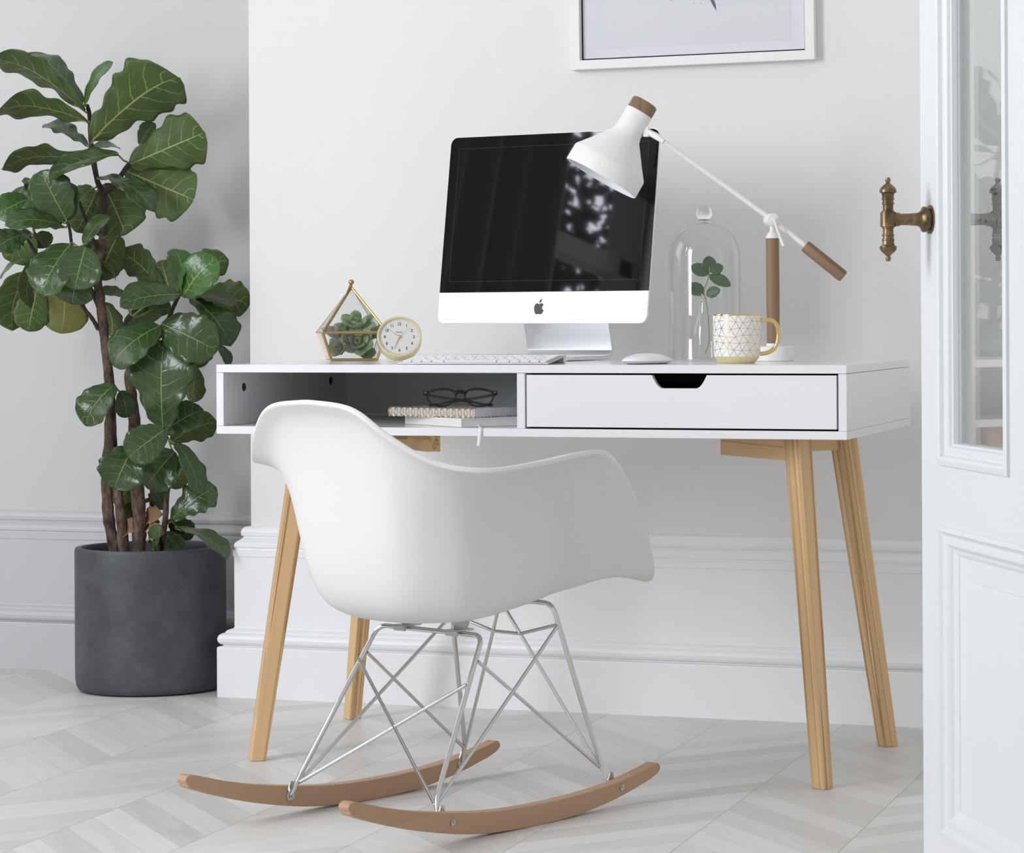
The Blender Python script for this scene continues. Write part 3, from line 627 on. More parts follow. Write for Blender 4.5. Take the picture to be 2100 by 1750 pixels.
b = W2(lamp); b.tube([p0, jt, p1], [.0048, .0048, .0050], 16); b.build('arm', WMAT, lamp)
dq = (p2 - p1).normalized(); FG = Matrix.Translation(p1) @ dq.to_track_quat('Z', 'Y').to_matrix().to_4x4(); b = MB(); b.lathe([(.0045, .0), (.0045, -.0008), (.0108, -.0010), (.0120, .001), (.0120, (p2 - p1).length - .003), (.0100, (p2 - p1).length), (0, (p2 - p1).length)], 32); o = b.build('counterweight', OAKX, lamp, label='oak counterweight grip'); o.matrix_basis = inv(lamp) @ FG
# shade
pxm = 1 / 1078.0
A0 = ony(1324, 209, .330); A1 = ony(1232, 366, .300); ax = (A1 - A0).normalized(); S = lambda s: s * pxm
L_ = (A1 - A0).length / 182.0
prf = [(25, 24), (28.2, 24.5), (28.8, 60), (29.5, 72), (33, 82), (45, 98), (62, 121), (79.5, 143), (81.5, 147), (82, 180), (81, 182), (79.5, 181), (79.2, 149), (60, 124), (43, 101), (27, 76), (26, 40), (0, 40)]
b = W2(lamp); b.lathe([(S(r), s * L_) for r, s in prf[:11]], 64, 0, True, A0, ax); shd = b.build('lamp_shade', WMAT, lamp)
b = W2(lamp); b.lathe([(S(r), s * L_) for r, s in prf[10:]], 64, 0, True, A0, ax); b.build('shade_lining', SHIN, shd)
b = W2(lamp); b.lathe([(0, 0), (S(24), 0), (S(27), 2 * L_), (S(28), 5 * L_), (S(28.2), 24 * L_), (0, 24 * L_)], 48, 0, True, A0, ax); b.build('shade_cap', OAK, shd, label='oak end cap')
b = W2(lamp); b.ball(A0 + ax * .098, .024, 0, 24, 14); b.cyl(A0 + ax * .04, A0 + ax * .085, .012, 24); b.build('bulb', simple('opal_bulb', (.85, .85, .85), .3), lamp)
b = W2(lamp); h1 = ony(1328, 270, .322); b.tube([h1, ony(1345, 279, .318), p0], [.0055, .0065, .0048], 14); b.box(h1 + Vector((-.008, -.006, -.010)), h1 + Vector((.003, .006, .010)), bv=.002); b.build('shade_bracket', WMAT, lamp)

# ================================================================== GLASS CLOCHE, BOTTLE, SPRIG
dx = ony(1445, 600, .40).x
do = thing('glass_cloche', (dx, .40, .7503), 0, 'tall clear glass bell jar with ball knob standing over a bottle', 'glass dome')
out = [(.0700, 0), (.0705, .003), (.0700, .006), (.0695, .05), (.0695, .195)]
for k in range(1, 15): a = math.pi / 2 * k / 15; out.append((.0695 * math.cos(a) ** .8 if k < 15 else 0, .195 + .071 * math.sin(a)))
neck = [(.0150, .2662), (.0120, .2675), (.0105, .2692), (.0110, .2712)]
inn = [(r - .0022, z) for r, z in out[::-1] if r > .01]; inn = [(0, .2635)] + inn[1:] + [(.0680, 0)]
b = MB(); b.lathe([p for p in out if p[0] > .014] + neck + [(0, .2712)], 96); b.lathe(inn, 96); b.add([(.0700 * math.cos(2 * math.pi * k / 96), .07 * math.sin(2 * math.pi * k / 96), 0) for k in range(96)] + [(.068 * math.cos(2 * math.pi * k / 96), .068 * math.sin(2 * math.pi * k / 96), 0) for k in range(96)], [(k, (k + 1) % 96, 96 + (k + 1) % 96, 96 + k) for k in range(96)])
b.build('bell', GLASS, do)
KG = Mat('solid_glass').set(color=(1, 1, 1), rough=.0, trans=1.0, ior=1.45).m
b = MB(); b.ball((0, 0, .2845), .0158, 0, 32, 20); b.lathe([(0, .2664), (.0125, .2666), (.0112, .2682), (.0108, .2700), (.0112, .2722), (0, .2728)], 32); b.build('knob', KG, do)
bx = ony(1447, 700, .395).x
bo = thing('glass_bottle', (bx, .395, .7503), 0, 'small clear milk bottle holding a leafy sprig inside the bell jar', 'bottle')
pb = [(0, .0008), (.024, .0008), (.0272, .003), (.0285, .007), (.0287, .050), (.0280, .058), (.0235, .074), (.0185, .090), (.0162, .100), (.0158, .112), (.0172, .1135), (.0176, .116), (.0172, .1185), (.0163, .1195), (.0163, .1225), (.0174, .124), (.0178, .127), (.0170, .129)]
pi2 = [(r - .0017, z) for r, z in pb[::-1] if z > .006] + [(.022, .006), (0, .005)]
b = MB(); b.lathe(pb + pi2, 56); b.build('bottle_body', GLASS, bo)

def leaf_mesh(b, P0_, P1_, width, nrm, bow=.0, wave=.0, fold=.08, shape=None, nu=12, nv=8, seed=0, mi=0, uvs=None, droop=0.0):
    """blade from P0_ (stalk end) to P1_ (tip); nrm = direction the upper side faces"""
    a = P1_ - P0_; L = a.length; a.normalize(); s = a.cross(nrm).normalized(); nn = s.cross(a).normalized(); vs = []; uv = []
    rd = random.Random(seed); ph = rd.uniform(0, 6.28); fr = rd.uniform(2.2, 3.4); ph2 = rd.uniform(0, 6.28); tw = rd.uniform(-.25, .25)
    for i in range(nu + 1):
        t = i / nu; w = interp(shape, t) * width / 2; base = P0_ + a * (L * t) + nn * (bow * 4 * t * (1 - t)) - nn * droop * max(0, t - .6) ** 2
        for k in range(nv + 1):
            v = k / nv * 2 - 1; wob = 1 + wave * 1.1 * math.sin(fr * 1.7 * 6.28 * t + ph2 + (0 if v > 0 else 2)) * abs(v) if width > 0 else 1
            off = nn * (fold * abs(v) ** 1.5 * w + wave * width * .62 * v * v * math.sin(fr * 6.28 * t + ph + (0 if v > 0 else 1.9)) + tw * v * w * t * .4)
            vs.append(base + s * (w * v * wob) + off); uv.append((t, k / nv))
    n0 = len(b.v)
    b.add(vs, [(i * (nv + 1) + k, i * (nv + 1) + k + 1, (i + 1) * (nv + 1) + k + 1, (i + 1) * (nv + 1) + k) for i in range(nu) for k in range(nv)], mi, True)
    if uvs is not None: uvs += uv
OVAL = [(0, .06), (.06, .42), (.16, .70), (.3, .92), (.45, 1), (.6, .97), (.75, .82), (.87, .58), (.95, .33), (1, .03)]
FID = [(0, .08), (.04, .26), (.10, .38), (.2, .47), (.32, .58), (.45, .76), (.58, .93), (.68, 1), (.78, .97), (.87, .83), (.94, .58), (.98, .32), (1, .06)]
RND = [(0, .08), (.04, .34), (.12, .55), (.25, .74), (.4, .90), (.55, .99), (.65, 1), (.77, .93), (.87, .76), (.94, .53), (.98, .30), (1, .06)]
def smooth_tab(T_): return [(p.x, p.y) for p in spline([(a, b_, 0) for a, b_ in T_], 4)]
OVAL, FID, RND = smooth_tab(OVAL), smooth_tab(FID), smooth_tab(RND)
spx = [(1446, 726), (1454, 700), (1453, 660), (1451, 639), (1447, 613), (1444, 597), (1450, 578), (1455, 560), (1455, 548)]
sg = thing('leafy_sprig', tuple(ony(1446, 726, .395)), 0, 'green round-leaved sprig standing in the small bottle', 'plant')
b = W2(sg); b.tube(spline([ony(u, v, .395) for u, v in spx], 4), .0011, 8); b.build('stem', GSTEM, sg)
cdir = -_f
for i, (bu, bv_, tu, tv, wp, ny) in enumerate([(1454, 562, 1416, 546, 27, -.004), (1454, 558, 1454, 525, 28, .003), (1457, 558, 1483, 546, 23, .008), (1455, 564, 1498, 587, 25, -.006), (1444, 603, 1414, 582, 24, -.006), (1444, 604, 1412, 600, 11, .008), (1449, 605, 1477, 594, 22, -.004)]):
    b = W2(sg); leaf_mesh(b, inv(sg).inverted() @ Vector((0, 0, 0)) * 0 + ony(bu, bv_, .395), ony(tu, tv, .395 + ny), wp / 1066 * 1.05, (cdir + Vector((.2 * math.sin(i * 2.3), 0, .35))).normalized(), .001, .03, .15, OVAL, seed=i)
    o = b.build('leaf', EUC, sg); md = o.modifiers.new('s', 'SOLIDIFY'); md.thickness = .0006

# ================================================================== MUG
mx = ony(1511, 700, .19).x
mug = thing('mug', (mx, .19, .7503), YAW - .10, 'white mug with gold triangle lines, gold rim and gold handle', 'mug')
ro = [(0, .0006), (.030, .0006), (.0325, 0), (.0340, .001), (.0395, .0085), (.0418, .0125)]
b = MB(); b.lathe(ro, 64); b.build('gold_base', BRASSF, mug)
b = MB(); b.lathe([(.0418, .0125), (.0427, .018), (.0438, .050), (.0440, .0880), (.0440, .0893), (.0424, .0896), (.0418, .086), (.0405, .020), (.037, .010), (0, .008)], 72); 
rd = random.Random(5); NC = 17; NR = 7; pts = {}
for r in range(NR):
    for c in range(NC):
        th = (c + (.5 if r % 2 else 0) + (rd.uniform(-.2, .2))) / NC * 2 * math.pi; z = .0125 + (.0755) * r / (NR - 1) + (rd.uniform(-.0025, .0025) if 0 < r < NR - 1 else 0); pts[r, c] = (th, z)
def mr(z): return interp([(.0125, .0418), (.018, .0427), (.05, .0438), (.088, .0440), (.09, .0440)], z) + .00022
def gline(p, q):
    (t0, z0_), (t1, z1_) = p, q
    if t1 - t0 > math.pi: t1 -= 2 * math.pi
    if t0 - t1 > math.pi: t1 += 2 * math.pi
    du, dz = (t1 - t0) * .043, z1_ - z0_; L = math.hypot(du, dz); nx_, nz_ = -dz / L * .00036, du / L * .00036; vs = []; n = 6
    for i in range(n + 1):
        t = i / n; th = t0 + (t1 - t0) * t; z = z0_ + (z1_ - z0_) * t
        for s in (-1, 1): z2 = z + s * nz_; a_ = th + s * nx_ / .043; vs.append((mr(z2) * math.cos(a_), mr(z2) * math.sin(a_), z2))
    b.add(vs, [(2 * i, 2 * i + 1, 2 * i + 3, 2 * i + 2) for i in range(n)], 1)
for r in range(NR):
    for c in range(NC):
        if 0 < r < NR - 1 or False: gline(pts[r, c], pts[r, (c + 1) % NC])
        if r < NR - 1:
            if r % 2 == 0: gline(pts[r, c], pts[r + 1, c]); gline(pts[r, c], pts[r + 1, (c - 1) % NC])
            else: gline(pts[r, c], pts[r + 1, c]); gline(pts[r, c], pts[r + 1, (c + 1) % NC])
b.build('mug_body', [CER, GOLD], mug, weld=False)
b = MB(); b.lathe([(.0438, .0868), (.04435, .0872), (.0445, .0888), (.0436, .0902), (.0424, .0903), (.0416, .0888), (.0415, .0872)], 72); b.build('gold_rim', GOLD, mug)
b = MB(); b.tube(spline([(.0425, 0, .0770), (.052, 0, .0785), (.064, 0, .0775), (.0725, 0, .070), (.0755, 0, .056), (.0745, 0, .040), (.069, 0, .027), (.058, 0, .0195), (.0425, 0, .0165)], 5), .0040, 14); b.build('handle', GOLD, mug)

# ================================================================== TERRARIUM
tx = ony(721, 700, .40).x; TR = YAW + .175
te = thing('glass_terrarium', (tx, .40, .7503), TR, 'brass-edged geometric glass terrarium holding succulents', 'terrarium')
bs, ms, zm, zp = .0455, .0645, .057, .1475
B4 = [Vector((sx * bs, sy * bs, .003)) for sx, sy in ((-1, -1), (1, -1), (1, 1), (-1, 1))]; M4 = [Vector((sx * ms, sy * ms, zm)) for sx, sy in ((-1, -1), (1, -1), (1, 1), (-1, 1))]; AP_ = Vector((0, 0, zp))
b = MB()
for k in range(4):
    l = (k + 1) % 4
    w1 = .0027 if k == 0 else .0010; w2 = .0027 if k < 2 else .0012
    for p, q, w in ((B4[k], B4[l], w1), (M4[k], M4[l], w1), (B4[k], M4[k], w2), (M4[k], AP_, w2)): b.cyl(p, q, w, 8)
    b.ball(M4[k], w2 * 1.2, 0, 12, 8); b.ball(B4[k], w2 * 1.1, 0, 12, 8)
b.build('frame', BRASS, te)
b = MB(); b.ball((0, 0, zp + .0105), .0056, 0, 24, 14); b.cyl((0, 0, zp - .004), (0, 0, zp + .006), .0022, 10); b.tube([Vector((-.002, -.003, zp + .007)), Vector((-.010, -.012, zp - .010)), Vector((-.0125, -.014, zp - .018))], .0011, 8); b.build('finial', BRASS, te)
for k in range(4):
    l = (k + 1) % 4
    for tri in ((M4[k], M4[l], AP_), (B4[k], B4[l], M4[l], M4[k])):
        b = MB(); b.add(list(tri), [list(range(len(tri)))]); o = b.build('glass_pane', GLASST, te); md = o.modifiers.new('s', 'SOLIDIFY'); md.thickness = .0014; md.offset = 0
b = MB(); b.box((-bs, -bs, .0012), (bs, bs, .0026)); b.build('base_pane', GLASST, te)
SL = [(0, .35), (.2, .62), (.45, .92), (.62, 1), (.78, .86), (.9, .6), (1, .08)]
def succ(name, wpos, axis, Rr, mats, lab, counts=(4, 6, 8), thick=.0030, shp=SL, seed=0, narrow=.62, up=(1.15, .75, .3)):
    t = thing(name, tuple(wpos), 0, lab, 'succulent'); rd = random.Random(seed); axis = Vector(axis).normalized(); q = Vector((0, 0, 1)).rotation_difference(axis); b = MB()
    for ring, n in enumerate(counts):
        fr = (ring + 1) / len(counts); Lr = Rr * (.42 + .58 * fr); el = up[min(ring, 2)]
        for k in range(n):
            az = 2 * math.pi * (k + .5 * (ring % 2)) / n + rd.uniform(-.15, .15); e = el + rd.uniform(-.12, .12)
            d = Vector((math.cos(az) * math.cos(e), math.sin(az) * math.cos(e), math.sin(e))); nn = Vector((-math.cos(az) * math.sin(e), -math.sin(az) * math.sin(e), math.cos(e)))
            s = d.cross(nn); nu, nv = 9, 8; vs = []; o0 = d * Rr * .06; w0 = Lr * narrow / 2; mi = rd.choice([0, 0, 1]) if len(mats) > 1 else 0
            for i in range(nu + 1):
                tt = i / nu; w = interp(shp, tt) * w0; c = o0 + d * Lr * tt + nn * (Lr * .16 * (tt ** 2))
                for m_ in range(nv):
                    a_ = 2 * math.pi * m_ / nv; th_ = thick * math.sqrt(max(.02, 1 - (2 * tt - 1) ** 4)) * (.5 + .5 * fr)
                    vs.append(q @ (c + s * (w * math.cos(a_)) + nn * (th_ * math.sin(a_) + .22 * w * math.cos(a_) ** 2)))
            b.add(vs, [(i * nv + m_, i * nv + (m_ + 1) % nv, (i + 1) * nv + (m_ + 1) % nv, (i + 1) * nv + m_) for i in range(nu) for m_ in range(nv)] + [[nu * nv + m_ for m_ in range(nv)]], mi, True)
    b.build('rosette', mats, t); return t
def tw(x, y, z): return Vector((tx, .40, .7503)) + Matrix.Rotation(TR, 3, 'Z') @ Vector((x, y, z))
succ('succulent', tw(.010, -.004, .062), (.1, -.6, .75), .042, [SUC], 'green rosette succulent at the top centre of the terrarium', (4, 5, 7), .0032, seed=1)
succ('succulent', tw(.012, -.018, .034), (.25, -.8, .30), .037, [SUC, SUCP], 'large-leaved succulent filling the lower front of the terrarium', (3, 5, 6), .0030, seed=2, narrow=.72)
succ('succulent', tw(-.026, .0, .040), (-.22, -.25, .95), .042, [SUCP], 'purple-brown pointed succulent at the left of the terrarium', (4, 6, 7), .0020, seed=3, narrow=.38, up=(1.35, 1.05, .72))
succ('succulent', tw(-.018, -.014, .022), (-.3, -.9, .25), .034, [SUCP, SUC], 'small purplish succulent low on the left in the terrarium', (3, 5), .0024, seed=4, narrow=.66)
succ('succulent', tw(.026, -.008, .018), (.6, -.7, -.02), .025, [SUC], 'small dark green succulent low on the right in the terrarium', (3, 4), .0028, seed=5, narrow=.8)
succ('succulent', tw(.036, .012, .052), (.5, -.3, .6), .030, [SUC], 'broad-leaved succulent at the right behind the clock', (3, 4, 5), .0026, seed=6, narrow=.75)

# ================================================================== ALARM CLOCK
ck_c = ony(819, 689.9, .30); CR = .0440; DL = R(27); CRZ = YAW + .05
ck = thing('alarm_clock', (ck_c.x, .312, .75), CRZ, 'round pale gold alarm clock with cream dial, leaning back', 'clock')
Mc = Matrix.Translation(inv(ck) @ ck_c) @ Matrix.Rotation(-DL, 4, 'X')          # local: face in xz plane, outward -y, up z
def cmb(): q = MB(); q.M = Mc; return q
b = cmb(); b.lathe([(0, .024), (.041, .024), (.0430, .0225), (.0436, .020), (CR, .002), (CR, 0), (.0430, -.0012), (.0405, -.0012), (.0396, 0), (.0394, .0045), (.0, .0048)], 80, 0, True, (0, 0, 0), (0, 1, 0)); b.build('case', BRASSF, ck)
b = cmb(); b.lathe([(0, .0038), (.0392, .0038), (.0392, .0046), (0, .0046)], 64, 0, True, (0, 0, 0), (0, 1, 0)); dial = b.build('dial', simple('cream_dial', (.80, .80, .775), .5), ck)
b = cmb(); b.lathe([(0, .0004), (.0394, .0008), (.0394, .0014), (0, .0010)], 64, 0, True, (0, 0, 0), (0, 1, 0)); b.build('glass', GLASSF, ck)
INK = simple('black_ink', (.012, .012, .013), .5)
def text(body, size, M_, mat, name, parent, ext=.00008, sx=1.0):
    cu_ = bpy.data.curves.new('t', 'FONT'); cu_.body = body; cu_.size = size; cu_.align_x = 'CENTER'; cu_.align_y = 'CENTER'; cu_.extrude = ext; cu_.offset = size * .018
    o = bpy.data.objects.new('t', cu_); col.objects.link(o); dg = bpy.context.evaluated_depsgraph_get(); me = bpy.data.meshes.new_from_object(o.evaluated_get(dg)); bpy.data.objects.remove(o); bpy.data.curves.remove(cu_)
    vs = [(v.co.x * sx, v.co.y, v.co.z) for v in me.vertices]; fs = [list(p.vertices) for p in me.polygons]; bpy.data.meshes.remove(me); return vs, fs
num = cmb()
def put(mb_, vs, fs, cx, cz, rot=0):
    c_, s_ = math.cos(rot), math.sin(rot); mb_.add([(cx + x * c_ - y * s_, .0036 - z, cz + x * s_ + y * c_) for x, y, z in vs], fs)
for h in range(1, 13):
    a = math.radians(90 - 30 * h); vs, fs = text(str(h), .0088, None, None, None, None, sx=.86); put(num, vs, fs, .0285 * math.cos(a), .0285 * math.sin(a))
num.build('numerals', INK, dial)
jb = cmb(); vs, fs = text('JONES', .0034, None, None, None, None, sx=1.25); put(jb, vs, fs, 0, .0105); jb.build('lettering', simple('grey_ink', (.18, .18, .18), .5), dial)
b = cmb()
for k in range(60):
    a = math.radians(6 * k); r0, r1, w = (.0352, .0376, .00028) if k % 5 == 0 else (.0362, .0374, .00016); d = Vector((math.cos(a), 0, math.sin(a))); s_ = Vector((-d.z, 0, d.x)) * w
    b.add([d * r0 - s_ + Vector((0, .0036, 0)), d * r1 - s_ + Vector((0, .0036, 0)), d * r1 + s_ + Vector((0, .0036, 0)), d * r0 + s_ + Vector((0, .0036, 0))], [(0, 1, 2, 3)])
b.build('minute_track', INK, dial)
def hand(dx_, dz_, w, name, y=.0022):
    b = cmb(); d = Vector((dx_, 0, dz_)); L = d.length; d.normalize(); s_ = Vector((-d.z, 0, d.x)) * w; o_ = Vector((0, y, 0))
    vs = [o_ - d * .003 - s_, o_ + d * L - s_ * .4, o_ + d * L + s_ * .4, o_ - d * .003 + s_]; b.add(vs + [v - Vector((0, .0003, 0)) for v in vs], [(0, 1, 2, 3), (7, 6, 5, 4), (0, 4, 5, 1), (1, 5, 6, 2), (2, 6, 7, 3), (3, 7, 4, 0)]); b.build(name, GOLD, ck)
uu_ = .0440 / 337
hand(-223 * uu_, 178 * uu_, .00045, 'minute_hand'); hand(178 * uu_, 172 * uu_, .00032, 'alarm_hand', .0018); hand(-78 * uu_, -205 * uu_, .0010, 'hour_hand', .0026)
b = cmb(); b.ball((0, .0012, 0), .0034, 0, 20, 12, (1, .6, 1)); b.build('hand_hub', GOLD, ck)
b = MB(); b.box((-.030, .012, .0003), (-.010, .020, .0068), bv=.001); b.build('stand_foot', WPL, ck)

# ================================================================== SHELF CONTENTS
zs = zt + TH + .0004
def loc_on(u, y): return ony(u, 800, y).x
bk_p = (loc_on(945.5, .024), .024)
bk = thing('hardback_notebook', (*bk_p, zs), R(50.4), 'cream hardback notebook with ribbon lying on the desk shelf', 'book')
# local: +x along the short edge (to the right-back), +y along the spine (to the left-back)
BWd, BL, BT = .145, .207, .0158
b = MB(); b.box((0, 0, 0), (BWd, BL, .0017), bv=.0006); b.box((0, 0, BT - .0017), (BWd, BL, BT), bv=.0006); b.box((-.0006, 0, .0), (.0025, BL, BT), bv=.001); b.build('cover', PAPERC, bk)
b = MB(); b.box((.003, .0028, .0017), (BWd - .003, BL - .003, BT - .0017)); b.build('page_block', PAPER, bk)
b = MB(); 
pr = [Vector((.036, .030, BT * .45)), Vector((.030, -.002, .003)), Vector((.026, -.012, .0013)), Vector((.012, -.027, .0008))]
RBM = WM[bk.name]; rp = [RBM @ p for p in pr]
edge = Vector((loc_on(985.5, 0.0), -.0008, zs - .0002)); rp = [RBM @ Vector((.040, .010, .006)), RBM @ Vector((.036, -.004, .0022)), lerp(RBM @ Vector((.036, -.004, .0014)), edge + Vector((0, .004, .0006)), .6), edge + Vector((0, .002, .0006)), edge + Vector((0, -.0016, -.002)), edge + Vector((-.0008, -.0022, -.012)), edge + Vector((-.002, -.0026, -.024)), edge + Vector((-.0032, -.0022, -.033))]
rp = spline(rp, 4); b.M = inv(bk); vs = []
for i, p in enumerate(rp): w = Vector((.0036, .0006, 0)); vs += [p - w, p + w]
b.add(vs, [(2 * i, 2 * i + 1, 2 * i + 3, 2 * i + 2) for i in range(len(rp) - 1)], 0, True); o = b.build('ribbon', simple('white_ribbon', (.83, .83, .86), .5), bk); md = o.modifiers.new('s', 'SOLIDIFY'); md.thickness = .0004; md.offset = 0
nz = zs + BT + .0004
nb_p = (loc_on(973.5, .050), .050)
nb = thing('spiral_notebook', (*nb_p, nz), R(70.5), 'gold spiral-bound notebook with black-dotted cover on the shelf', 'notebook')
M = Mat('dotted_cover'); c = M.coord(); vo = M.N.new('ShaderNodeTexVoronoi'); vo.inputs['Scale'].default_value = 95; vo.inputs['Randomness'].default_value = .25; M.link(c, vo.inputs['Vector']); dots = M.math('LESS_THAN', vo.outputs['Distance'], .26); M.set(color=M.mix(dots, (.82, .82, .83), (.02, .02, .02)), rough=.4); DOT = M.m
NWd, NL, NT = .150, .208, .0162
b = MB(); b.box((0, 0, 0), (NWd, NL, .0012)); b.box((0, 0, NT - .0012), (NWd, NL, NT)); b.build('cover', DOT, nb, bevel=.0003)
b = MB(); b.box((.0005, .001, .0014), (NWd - .003, NL - .001, NT - .0014)); b.build('page_block', simple('page_edges', (.72, .72, .76), .8), nb)
b = MB(); nr = 15
for k in range(nr):
    y = .006 + (NL - .012) * k / (nr - 1)
    for dy in (-.0013, .0013): b.tube([(.003 + .0098 * math.cos(2 * math.pi * j / 20), y + dy, NT / 2 + .0012 + .0090 * math.sin(2 * math.pi * j / 20)) for j in range(20)], .00078, 6, closed=True)
b.build('spiral_binding', GOLD, nb)
gz = nz + NT + .0006
gc = ony(944, 820, .150)
gl_ = thing('eyeglasses', (gc.x, .150, gz), YAW - .04, 'black-framed eyeglasses with folded arms on the spiral notebook', 'glasses')
def gp(pts): return [(x, z) for x, z in pts]
LENS = [(.0105, .0180), (.0110, .0245), (.0190, .0300), (.0330, .0312), (.0500, .0290), (.0600, .0245), (.0600, .0170), (.0550, .0080), (.0460, .0035), (.0330, .0026), (.0230, .0050), (.0150, .0110)]
for sgn in (1,):
    pass
b = MB(); 
def ring(b, sgn):
    inn_ = spline([(x * sgn, 0, z) for x, z in LENS], 4, closed=True); cx = .035 * sgn; cz = .0165; n = len(inn_); vs = []
    for y in (-.0018, .0018):
        for p in inn_: vs.append((p.x, y + p.z * 0, p.z))
        for p in inn_:
            d = Vector((p.x - cx, 0, p.z - cz)).normalized(); th_ = .0050 if p.z > .024 else .0032; vs.append((p.x + d.x * th_, y, p.z + d.z * th_))
    fs = []
    for i in range(n):
        j = (i + 1) % n; fs += [(i, j, n + j, n + i), (2 * n + i, 3 * n + i, 3 * n + j, 2 * n + j), (i, 2 * n + i, 2 * n + j, j), (n + i, n + j, 3 * n + j, 3 * n + i)]
    b.add(vs, fs)
    return inn_
i1 = ring(b, 1); i2 = ring(b, -1)
b.tube([(-.0110, 0, .0240), (-.005, -.001, .0285), (.005, -.001, .0285), (.0110, 0, .0240)], .0036, 10)
for s_ in (1, -1): b.box((s_ * .0600, -.0022, .0215), (s_ * .0700, .0030, .0300), bv=.001)
b.build('front_frame', BLACK, gl_, bevel=.0006)
b = MB(); 
for s_ in (1, -1): b.box((s_ * .0640, -.0028, .0268), (s_ * .0672, -.0021, .0281))
b.build('rivets', STEEL, gl_)
for nn_, q in (('lens', i1), ('lens', i2)):
    b = MB(); n = len(q); b.add([(p.x, -.0004, p.z) for p in q] + [(p.x, .0008, p.z) for p in q], [list(range(n)), list(range(n, 2 * n))[::-1]]); b.build('lens', GLASSF, gl_)
for s_, yo in ((1, .006), (-1, .013)):
    b = MB(); P_ = [(s_ * .067, .003, .0245), (s_ * .0655, yo, .0225), (s_ * .030, yo + .003, .0160), (-s_ * .015, yo + .004, .0095), (-s_ * .040, yo + .005, .0040), (-s_ * .060, yo + .006, .0022)]
    P_ = spline(P_, 4); vs = []
    for p in P_: vs += [p + Vector((0, -.0013, -.0022)), p + Vector((0, .0013, -.0022)), p + Vector((0, .0013, .0030)), p + Vector((0, -.0013, .0030))]
    n = len(P_); b.add(vs, [(4 * i + k, 4 * i + (k + 1) % 4, 4 * i + 4 + (k + 1) % 4, 4 * i + 4 + k) for i in range(n - 1) for k in range(4)] + [(0, 3, 2, 1), (4 * n - 4, 4 * n - 3, 4 * n - 2, 4 * n - 1)]); b.build('temple', BLACK, gl_, bevel=.0005)

# ================================================================== PICTURE
pf = thing('picture_frame', (-.1575, .8645, 1.3609), 0, 'white framed feather-tail print hanging on the back wall', 'picture')
pf.rotation_euler = (0, -.0095, 0)
FWd, FH, fb, fd = .5255, .70, .0195, .0245
b = MB(); prf_ = [(0, 0), (0, -fd), (fb, -fd), (fb, -.008), (fb + .004, -.008)]; vs = []; n = 5
for cx, cz, sx, sz in ((0, 0, 1, 1), (FWd, 0, -1, 1), (FWd, FH, -1, -1), (0, FH, 1, -1)):
    for i_, y in prf_: vs.append((cx + sx * i_, y, cz + sz * i_))
b.add(vs, [(k * n + i, ((k + 1) % 4) * n + i, ((k + 1) % 4) * n + i + 1, k * n + i + 1) for k in range(4) for i in range(n - 1)]); b.build('frame', WMAT, pf, bevel=.0007)
b = MB(); b.box((.002, -.008, .002), (FWd - .002, -.0005, FH - .002)); mat_ = b.build('mount', simple('white_mount', (.80, .80, .85), .8), pf)
i0 = .0525
b = MB(); b.box((i0, -.0086, i0 - .008), (FWd - i0, -.0080, FH - i0)); art = b.build('print', simple('print_paper', (.77, .78, .80), .8), pf)
def fe(px, py): q = ony(px, py, .856); return (q.x + .1575, q.z - 1.3609)
pts_ = [fe(1448, -60), fe(1453, -10), fe(1457, 2), fe(1462, 12), fe(1470.5, 25.5), fe(1469, 12), fe(1465, 2), fe(1461, -12), fe(1462, -60)]
b = MB(); n = len(pts_); b.add([(x, -.00875, z) for x, z in pts_], [list(range(n))])
rd = random.Random(11)
for k, (px, py, r) in enumerate([(1378, 2, 1.3), (1406, 0, 1.3), (1425, 9, .9), (1438, 9, 1.1), (1340, 70, .9), (1444, 2, .6), (1453, 7, .6)] + [(rd.uniform(1380, 1520), rd.uniform(-120, -5), rd.uniform(.5, 1.6)) for _ in range(40)]):
    x, z = fe(px, py); q = [(x + r / 1010 * math.cos(a * math.pi / 3), -.00875, z + r / 1010 * math.sin(a * math.pi / 3)) for a in range(6)]; b.add(q, [list(range(6))])
b.build('ink_feather', simple('blue_grey_ink', (.11, .13, .16), .7), art)
b = MB(); b.box((fb - .002, -.0135, fb - .002), (FWd - fb + .002, -.0120, FH - fb + .002)); b.build('glass', GLASSF, pf)
# ================================================================== PLANT POT AND FIDDLE-LEAF FIG
PC = Vector((-1.172, .888, 0)); PA, PB, PR_ = .171, .150, R(40); PH = .3225
pot = thing('plant_pot', PC, 0, 'dark slate-grey cylindrical planter on the floor in the corner', 'plant pot')
def oval(r, z, n=88):
    return [((PA - .166 + r if False else PA * r) * math.cos(2 * math.pi * k / n) * math.cos(PR_) - PB * r * math.sin(2 * math.pi * k / n) * math.sin(PR_), PA * r * math.cos(2 * math.pi * k / n) * math.sin(PR_) + PB * r * math.sin(2 * math.pi * k / n) * math.cos(PR_), z) for k in range(n)]
rr_ = [(.0, .003), (.93, .003), (.955, .005), (.985, .014), (.998, .028), (1.0, .05), (1.0, PH - .010), (.997, PH - .004), (.985, PH), (.915, PH), (.900, PH - .003), (.893, PH - .010), (.885, .23), (0, .23)]
b = MB(); vs = []; n = 88
for r, z in rr_: vs += oval(max(r, .0005), z)
b.add(vs, [(i * n + k, i * n + (k + 1) % n, (i + 1) * n + (k + 1) % n, (i + 1) * n + k) for i in range(len(rr_) - 1) for k in range(n)], 0, True); b.build('pot_body', POT, pot)
soilm = Mat('potting_soil'); nn_ = soilm.noise(soilm.coord(), 90, 4, .7); soilm.set(color=soilm.ramp(nn_, [(.3, (.012, .009, .007)), (.7, (.07, .045, .03))]), rough=.9); soilm.bump(nn_, .8, .01)
